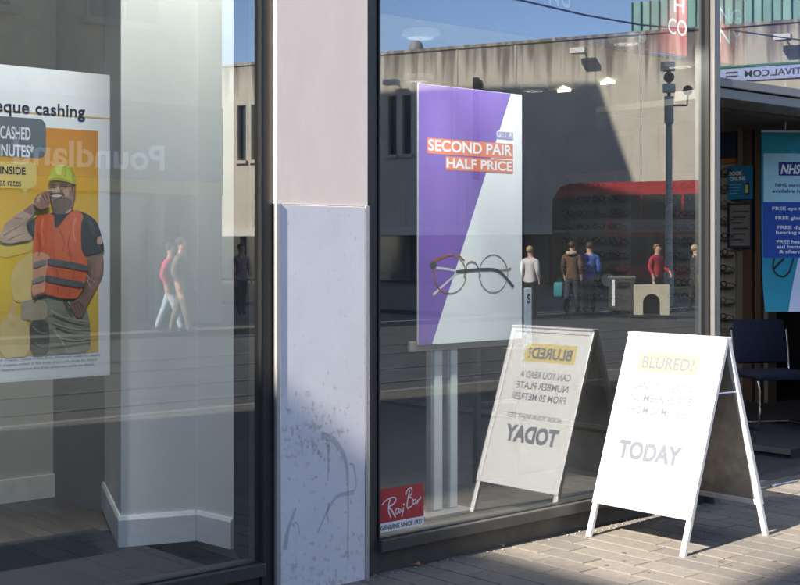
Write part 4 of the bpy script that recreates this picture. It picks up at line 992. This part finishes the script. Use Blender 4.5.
# festival banner on the wall
fb_ = thing('wall_banner', 'long pale blue festival web address banner reflected in the glass above the door', 'banner', W3(wpt(770, 74)[0], 8.6, .1))
sr, sl2 = wpt(840, 73)[0], wpt(718.5, 73)[0]; zb0, zb1 = wpt(740, 81)[1], wpt(740, 67.5)[1]
wbox('sheet', sr, zb0, sl2, zb1, .05, .08, mat('pale blue banner', (.30, .36, .58), .6, var=.04), fb_); wbox('top_batten', sr, zb1+.001, sl2, zb1+.09, .04, .12, mat('green batten', (.03, .16, .07), .6), fb_)
fp = Plane(W3(0, 0, .08), -TW, (0, 0, 1), NW)   # reading direction as seen from the street
# viewer on the NW side: left-hand is +/-TW
lft = NW.cross(V((0, 0, 1)))
fp = Plane(W3(0, 0, .08), -lft if False else V((0, 0, 1)).cross(NW), (0, 0, 1), NW)
sgn = 1 if fp.U.dot(TW) > 0 else -1
e0 = wpt(745, 74)[0]          # the .COM end, towards the left of the mirrored view
hb_ = zb1-zb0
wid = 4.9
text('SUMMERFESTIVAL.COM', fp, sgn*e0 - wid if sgn > 0 else sgn*e0 - wid, zb0+hb_*.25, wid, hb_*.5, INK, fb_, 6, bold=.02)
for k in (0, 1): wbox('mark', wpt(738, 74)[0], zb0+hb_*(.3+.28*k), wpt(726, 74)[0], zb0+hb_*(.42+.28*k), .0805, .085, INK, fb_)
# --- discount shop across the street
PY = -18.8
ps = thing('discount_shop', 'shaded shop across the street with pale name letters, reflected in the left window', 'building', (6, PY-5, 0))
UP = mat('grey brown brick', (.34, .29, .235), .85, var=.2, scale=3, bump=.2); NB = mat('dull teal fascia', (.055, .085, .11), .5, var=.06)
XE = 15.6
bx('upper_wall', (9, PY-22, 4.6), (XE, PY, 21), UP, ps); bx('corner_pier', (XE-.7, PY-1.2, 0), (XE-.07, PY+.10, 2.715), UP, ps); bx('upper_wall', (-30, PY-11, 4.6), (8.99, PY-.02, 9.6), UP, ps); bx('fascia', (-30, PY-.3, 3.0), (XE-.05, PY+.12, 4.58), NB, ps); bx('stripe', (-30, PY-.2, 2.72), (XE-.06, PY+.14, 2.99), mat('amber stripe', (.42, .26, .08), .5), ps)  # tall upper block: height and depth shaped to shade the bus
bx('core', (-30, PY-11, 0), (XE-.2, PY-.9, 4.59), mat('dark shop inside', (.03, .03, .03), .8), ps)
x = -29.0; k = 0
while x < XE-1.0:
    x2 = min(x+2.4, XE-.75); bx('shop_glazing', (x+.06, PY-.6, .35), (x2-.06, PY-.55, 2.7), FARGL, ps); bx('pilaster', (x2-.1, PY-.62, 0), (x2+.02, PY-.3, 2.71), mat('shop pilaster', (.12, .12, .12), .6), ps); bx('stall_riser', (x+.06, PY-.62, 0), (x2-.11, PY-.5, .345), BKM, ps); x = x2
for i in range(9):
    for j in range(2):
        xx = XE-2.4-i*3.2; zz = 6.2+j*3.1
        o = bx('window', (xx-.8, PY+.002, zz), (xx+.8, PY+.03, zz+1.7), FARGL, ps); bx('sill', (xx-.95, PY+.001, zz-.14), (xx+.95, PY+.16, zz-.002), mat('pale sill', (.24, .22, .20), .7), o)
        for u in (-.82, 0, .78): bx('frame', (xx+u, PY+.0305, zz), (xx+u+.05, PY+.06, zz+1.7), MATS['pale sill'], o)
pl_x = refl(161, 160, 27).x; pl_x0 = refl(8, 160, 24.9).x
ppn = Plane((0, PY+.12, 0), (-1, 0, 0), (0, 0, 1), (0, 1, 0))
text('Poundland', ppn, -pl_x, 3.2, pl_x-pl_x0, .52, mat('pale shop letters', (.78, .80, .80), .5, var=.02), ps, 3, big=True, bold=.02, ext=.03)
# --- tower and wing that shade parts of the street
tb = thing('tower_block', 'tall block whose slanting shadow lies across the reflected concrete wall', 'building', (12, -42, 0))
TX = 20.0
def shadow_src(px, py):   # point of the block's end plane that throws its shadow on this wall point
    s, z = wpt(px, py); p = W3(s, z, 0); k = (TX-p.x)/SUN.x; return p + SUN*k
e1, e2 = shadow_src(598, 82), shadow_src(642, 204)
e3 = e2 + (e2-e1)*1.0
eL = shadow_src(372, 92)
b = bm_new(); prism(b, [(TX, eL.y, 0), (TX, e3.y, 0), (TX, e3.y, max(1, e3.z)), (TX, e1.y, e1.z), (TX, eL.y, eL.z)], (-9, 0, 0)); mobj('wall', b, mat('tower render', (.36, .35, .33), .8, var=.1), tb)
for j in range(6):
    for i in range(3):
        yy = eL.y + 2 + i*3.4; zz = 3+j*3.4
        o = bx('window', (TX+.002, yy, zz), (TX+.04, yy+1.8, zz+1.6), FARGL, tb); bx('sill', (TX+.001, yy-.1, zz-.15), (TX+.15, yy+1.9, zz-.002), MATS['pale sill'], o)
wg = thing('shop_wing', 'projecting wing of the shop building that shades the pavement at the left', 'building', (-16, -2, 0))
HWG = (4.74+12)*math.tan(EL)/math.cos(AZF)
bx('wall', (-20, -3.39, -.02), (-12.01, -.05, HWG-.3), MATS['upper facade render'], wg); bx('parapet', (-20.1, -3.39, HWG-.299), (-12, .02, HWG), MATS['pale sill'], wg)
HT2 = (13+12)*math.tan(EL)/math.cos(AZF)
bx('shade_tower', (-19.5, -7.5, -.02), (-12.02, -3.6, HT2), MATS['upper facade render'], wg)  # unseen block added to shade the pavement mirrored in the glass
for j in range(3):
    for yy in (-2.2,): bx('window', (-12.009, yy, 1.2+j*3.3), (-11.98, yy+1.3, 2.9+j*3.3), FARGL, wg)

# --- bus
def bus():
    d = 51; L, Wd, Hh = 10.2, 2.5, 4.25
    p0 = refl_g(552, d, -.1); ax = -TW; # lengthwise, running to the right in the mirrored view
    if (refl_g(700, d)-refl_g(552, d)).dot(ax) < 0: ax = -ax
    side = -NW
    t = thing('bus', 'red double-decker bus reflected behind the pedestrians', 'bus', p0 + ax*L/2)
    def B3(a, h, o): return p0 + ax*a + V((0, 0, h)) + side*o
    RD = mat('bus red', (.30, .02, .026), .35, var=.12, scale=1, coat=.3); BG = mat('bus glass', (.03, .035, .04), .1, var=0); 
    b = bm_new(); prof = [(0, .35), (0, 3.3), (.12, 3.8), (.35, 4.12), (.8, Hh), (L-.6, Hh), (L-.15, 4.05), (L, 3.5), (L, .35)]
    prism(b, [B3(a, h, 0) for a, h in prof], side*Wd); mobj('body', b, RD, t)
    def pan(name, a0, h0, a1, h1, m, o=-.012, par=t):
        b = bm_new(); prism(b, [B3(a0, h0, o), B3(a1, h0, o), B3(a1, h1, o), B3(a0, h1, o)], side*-o*.9); return mobj(name, b, m, par)
    pan('rear_dark_patch', .03, .64, 2.2, 3.7, mat('dark rear patch', (.035, .033, .02), .6, var=.2, scale=1), -.008)  # added dark patch, standing in for a pillar inside the shop
    for i in range(6): pan('window', .5+i*1.58, 2.85, 1.98+i*1.58, 3.75, BG)
    for i in range(5): pan('window', 1.4+i*1.5, 1.05, 2.82+i*1.5, 2.15, BG)
    pan('door', 9.0, .45, 9.95, 2.3, BG); pan('skirt', .05, .36, L-.05, .62, mat('bus skirt', (.03, .03, .03), .5))
    pan('band', .05, 2.32, L-.05, 2.44, mat('cream band', (.24, .22, .18), .5))
    pan('advert', 2.6, 2.46, 7.4, 2.8, mat('side advert', (.20, .19, .15), .5, var=.3, scale=2))
    for a in (2.3, 7.7):
        b = bm_new(); q = B3(a, .5, -.03); tube(b, [q, q+side*.3], .5, 20); wh = mobj('wheel', b, mat('tyre', (.012, .012, .012), .8), t); b = bm_new(); tube(b, [q-side*.02, q+side*.05], .26, 16); mobj('rim', b, ALU, wh)
bus()
# --- lamp post with cameras
lp = refl_g(669, 36)
lt = thing('camera_post', 'tall grey post with security cameras reflected in front of the bus', 'post', lp)
zt_ = H + (HZ-62)*36/F
GP = mat('galvanised post', (.30, .31, .31), .5, .3, var=.1, scale=4)
b = bm_new(); tube(b, [lp, lp+V((0, 0, .9)), lp+V((0, 0, 1.0)), lp+V((0, 0, zt_-1.0))], [.13, .13, .10, .085], 14); mobj('post', b, GP, lt, True)
b = bm_new(); tube(b, [lp+V((0, 0, zt_-1.7)), lp+V((0, 0, zt_-.95))], .13, 14); mobj('sleeve', b, GP, lt, True)
b = bm_new(); box(b, lp+V((-.13, -.13, zt_-.85)), lp+V((.13, .13, zt_-.6)), .02); mobj('box', b, mat('pale box', (.5, .5, .48), .5), lt)
b = bm_new(); tube(b, [lp+V((0, 0, zt_-.95)), lp+V((0, 0, zt_-.2))], .05); ball(b, lp+V((0, 0, zt_-.42)), .15, 12); mobj('camera_head', b, BKM, lt, True)
b = bm_new(); box(b, lp+V((-.14, -.2, zt_-.25)), lp+V((.14, .12, zt_)), .02); mobj('camera_housing', b, MATS['pale box'], lt)
ax = V((RGT.x, -RGT.y, 0)).normalized()
b = bm_new(); tube(b, [lp+V((0, 0, zt_-1.2)), lp+ax*.5+V((0, 0, zt_-1.2)), lp+ax*.52+V((0, 0, zt_-.9))], .03); ball(b, lp+ax*.52+V((0, 0, zt_-.78)), .14, 12); mobj('arm_camera', b, BKM, lt, True)
# --- overhead wire
b = bm_new(); p0, p1 = refl(520, 0, 22), refl(730, 30, 30)
dd = (p1-p0); tube(b, [p0-dd*1.2+V((0, 0, 0))] + [p0+dd*t-V((0, 0, .15*math.sin(math.pi*t))) for t in (0, .25, .5, .75, 1)] + [p1+dd*1.2], .018, 6)
props(mobj('tram_wire', b, BKM, None), 'thin black overhead tram wire reflected across the top of the right window', 'wire')
# --- bin and stone block
bq = refl_g(622, 31.5)
def oriented(q): # box axes facing the mirrored camera
    c = mir(CAM); c.z = 0; n_ = (c-q).normalized(); n_.z = 0; n_.normalize(); u_ = V((0, 0, 1)).cross(n_); return u_, n_
def obox(name, q, u_, n_, lo, hi, m, par, bev=0):
    M = Matrix(((u_.x, n_.x, 0, q.x), (u_.y, n_.y, 0, q.y), (0, 0, 1, q.z), (0, 0, 0, 1))); b = bm_new(); box(b, lo, hi, bev, M); return mobj(name, b, m, par)
u_, n_ = oriented(bq)
bt = thing('litter_bin', 'dark street litter bin with pale strip reflected beside the stone block', 'bin', bq)
DKB = mat('dark bin steel', (.05, .05, .05), .45, var=.1)
obox('body', bq, u_, n_, (-.3, -.22, .08), (.3, .22, .86), DKB, bt, .02); obox('hood', bq, u_, n_, (-.33, -.24, .862), (.33, .24, .92), mat('bin hood', (.16, .16, .16), .4), bt, .015)
obox('strip', bq, u_, n_, (.17, .2205, .2), (.24, .225, .84), PW, bt); obox('foot', bq, u_, n_, (-.2, -.15, 0), (.2, .15, .079), BKM, bt); obox('flap', bq, u_, n_, (-.2, .2205, .62), (.1, .226, .78), BKM, bt)
kq = refl_g(651.5, 31.3); u_, n_ = oriented(kq)
kt = thing('stone_block', 'pale stone block with dark arched opening reflected right of the bin', 'street block', kq)
b = bm_new(); hw, hh = .42, .72
arc = [(.20*math.cos(t), .30+.20*math.sin(t)) for t in [k*math.pi/8 for k in range(9)]]
outl = [(-hw, 0), (-hw, hh), (hw, hh), (hw, 0), (.2, 0)] + arc + [(-.2, 0)]
prism(b, [kq+u_*a+V((0, 0, z))+n_*.25 for a, z in outl], n_*-.5); mobj('block', b, mat('pale cast stone', (.46, .43, .33), .85, var=.12, scale=8), kt)
obox('opening_back', kq, u_, n_, (-.2, -.2, 0), (.2, -.15, .5), BKM, kt)

# --- people
def person(label, loc, face, top, legs, skin, hair, height=1.7, stride=.0, arm=(.1, .1), bag=None, long_hair=False, hood=None, lean=0):
    """one continuous skinned body; local +x to the person's left, facing -y"""
    t = thing('person', label, 'person', (0, 0, 0))
    J = []; E = []; R = []; G = []
    def v(p, r, g): J.append(V(p)); R.append(r); G.append(g); return len(J)-1
    def e(a, b_): E.append((a, b_))
    pel = v((0, 0, .93), (.175, .13), 'leg'); wst = v((0, -lean*.2, 1.10), (.17, .125), 'top'); che = v((0, -lean*.6, 1.30), (.185, .13), 'top'); sh = v((0, -lean, 1.43), (.13, .095), 'top')
    nk = v((0, -lean-.01, 1.52), (.062, .062), 'skin'); h1 = v((0, -lean-.02, 1.58), (.075, .085), 'skin'); h2 = v((0, -lean-.02, 1.67), (.085, .10), 'skin'); h3 = v((0, -lean-.01, 1.74), (.06, .07), 'skin')
    for a, b_ in ((pel, wst), (wst, che), (che, sh), (sh, nk), (nk, h1), (h1, h2), (h2, h3)): e(a, b_)
    for s in (-1, 1):
        st = stride*s
        hip = v((s*.09, 0, .86), (.115, .115), 'leg'); kn = v((s*.10, -st*.5-.02*abs(stride), .49), (.08, .085), 'leg'); an = v((s*.105, -st*.9+.04*(st < 0)*abs(stride)*4, .085), (.062, .07), 'leg')
        toe = v((s*.115, -st*.9-.13+.04*(st < 0)*abs(stride)*4, .035), (.04, .03), 'shoe')
        e(pel, hip); e(hip, kn); e(kn, an); e(an, toe)
        a0 = arm[0 if s < 0 else 1]
        sd = v((s*.19, -lean, 1.42), (.08, .08), 'top'); el = v((s*.235, -lean+st*.25+.02, 1.13), (.062, .062), 'top'); wr_ = v((s*.22, -lean+st*.3-a0, .92+a0*.5), (.046, .046), 'top')
        pm_ = v((s*.215, -lean+st*.3-a0*1.15, .82+a0*.5), (.035, .022), 'skin')
        e(sh, sd); e(sd, el); e(el, wr_); e(wr_, pm_)
        base = J[pm_]
        for k in range(4):
            f1 = v(base+V((s*.002, -.027+.018*k, -.05)), (.009, .009), 'skin'); f2 = v(base+V((-s*.008, -.027+.018*k, -.085+.006*abs(k-1))), (.008, .008), 'skin'); e(pm_, f1); e(f1, f2)
        th = v(base+V((-s*.012, -.045, -.02)), (.010, .010), 'skin'); t2 = v(base+V((-s*.016, -.055, -.05)), (.009, .009), 'skin'); e(pm_, th); e(th, t2)
    me = bpy.data.meshes.new('b'); me.from_pydata([j[:] for j in J], E, []); ob = bpy.data.objects.new('b', me); COL.objects.link(ob)
    sm = ob.modifiers.new('s', 'SKIN'); sm.use_smooth_shade = True; sm.branch_smoothing = .6
    lay = me.skin_vertices[0].data
    for i in range(len(J)): lay[i].radius = R[i]; lay[i].use_root = (i == pel)
    ss_ = ob.modifiers.new('u', 'SUBSURF'); ss_.levels = 1; ss_.render_levels = 1
    dg = bpy.context.evaluated_depsgraph_get(); m2 = bpy.data.meshes.new_from_object(ob.evaluated_get(dg)); bpy.data.objects.remove(ob)
    names = ['top', 'leg', 'skin', 'shoe']; ms = [top, legs, skin, mat('dark shoes', (.02, .018, .016), .6)]
    m2.materials.clear()
    for q in ms: m2.materials.append(q)
    segs = [(J[a], J[b_], G[b_]) for a, b_ in E]
    for p in m2.polygons:
        c = p.center; best = None
        for a, b_, g in segs:
            ab = b_-a; tt = max(0, min(1, (c-a).dot(ab)/max(ab.length_squared, 1e-9))); d = (c-(a+ab*tt)).length
            if best is None or d < best[0]: best = (d, g, tt)
        g = best[1]
        if g == 'leg' and c.z > .90: g = 'top'
        if c.z > 1.5 and abs(c.x) < .12: g = 'skin'
        p.material_index = names.index(g); p.use_smooth = True
    bo = bpy.data.objects.new('body', m2); COL.objects.link(bo); bo.parent = t
    def child(nm, b, m): 
        o = mobj(nm, b, m, None, True); o.parent = t; return o
    b = bm_new(); ball(b, (0, -lean+.012, 1.695), .100, 14, (.90, 1.05, 1.0))
    for v_ in list(b.verts):
        if v_.co.y < -lean-.045 and v_.co.z < 1.745: v_.co.y = -lean-.045
        if v_.co.z < (1.50 if long_hair else 1.63): v_.co.z = (1.50 if long_hair else 1.63)
        if long_hair and v_.co.z < 1.66 and v_.co.y > -lean: v_.co.z -= .10
    child('hair', b, hair)
    b = bm_new(); ball(b, (0, -lean-.115, 1.645), .016, 8, (.8, 1.2, 1.3))
    for s in (-1, 1): ball(b, (s*.034, -lean-.10, 1.675), .010, 6)
    child('face', b, skin)
    b = bm_new(); box(b, (-.028, -lean-.108, 1.598), (.028, -lean-.095, 1.608)); child('mouth', b, mat('lips', (.30, .10, .09), .5))
    if hood:
        b = bm_new(); tube(b, [(.10*math.sin(a), -lean+.05+.09*math.cos(a)*1.0, 1.50-.01*math.cos(a)) for a in [k*math.pi/6 for k in range(-4, 5)]], .042, 8); child('hood', b, hood)
    if bag:
        b = bm_new(); box(b, (-.44, -.10, .42), (-.20, .12, .78), .04); o = child('bag', b, bag)
        b = bm_new(); tube(b, [(-.38, .01, .77), (-.32, .01, .88), (-.26, .01, .77)], .008, 6); child('bag_handle', b, bag)
    k = height/1.76; t.scale = (k, k, k); t.location = loc
    t.rotation_euler = (0, 0, face); return t
def fabric(n, c): return mat(n, c, .9, var=.2, scale=14, bump=.2)
SKN = mat('skin', (.50, .30, .22), .55, var=.05); HB = mat('brown hair', (.06, .035, .02), .6, var=.2); HBL = mat('blonde hair', (.42, .30, .14), .6, var=.2); HRD = mat('reddish hair', (.26, .11, .045), .6, var=.2)
JE = fabric('dark jeans', (.03, .035, .05)); BT = fabric('black trousers', (.012, .012, .014))
def away(q): c = mir(CAM); d = (q-c); return math.atan2(d.y, d.x) + math.pi/2      # facing away from the mirrored camera
q = refl_g(530, 30.5); person('woman in white patterned top with fair hair, back turned, reflected beside the poster', q, away(q)+.5, mat('white floral top', (.70, .68, .68), .9, var=0, col2=(.45, .42, .45), scale=25), BT, SKN, HBL, 1.62, .05, long_hair=False)
q = refl_g(572, 31.5); person('person in brown hooded jacket carrying a teal bag, reflected, walking away', q, away(q)+.25, fabric('brown jacket', (.105, .058, .03)), JE, SKN, HB, 1.74, .14, bag=mat('teal bag', (.02, .21, .25), .6, var=.1), hood=mat('fur trim', (.45, .38, .30), .9, var=.2, scale=40))
q = refl_g(589.5, 31.8); person('person in bright blue jumper walking away, reflected beside the brown jacket', q, away(q)-.1, fabric('blue jumper', (.035, .10, .36)), JE, SKN, HB, 1.72, .18)
q = refl_g(657, 34); person('woman with reddish hair in red top, reflected beside the camera post', q, away(q)+2.4, fabric('red top', (.36, .02, .035)), JE, SKN, HRD, 1.68, .08, (.25, .1))
q = refl_g(695, 33); person('person in dark coat with yellow scarf reflected close to the door mullion', q, away(q)+1.2, fabric('dark coat', (.025, .025, .03)), BT, SKN, HBL, 1.66, .12)
q = refl_g(181, 24); person('person in camouflage clothing walking, reflected on the white casing', q, away(q)+1.9, mat('camouflage', (.26, .20, .14), .9, var=0, col2=(.07, .075, .06), scale=16), mat('camouflage', (.26, .20, .14)), SKN, HB, 1.76, .22)
q = refl_g(170, 24.6); person('woman with pink bag and pale jeans walking, reflected on the white casing', q, away(q)+1.9, fabric('pink top', (.60, .06, .13)), fabric('pale jeans', (.40, .46, .54)), SKN, HB, 1.66, .3)
q = refl_g(241, 31); person('person in pinkish patterned jacket reflected in the dark gap left of the column', q, away(q)+2.6, mat('pink patterned jacket', (.48, .26, .24), .9, var=0, col2=(.10, .10, .2), scale=18), BT, SKN, HB, 1.68, .1)
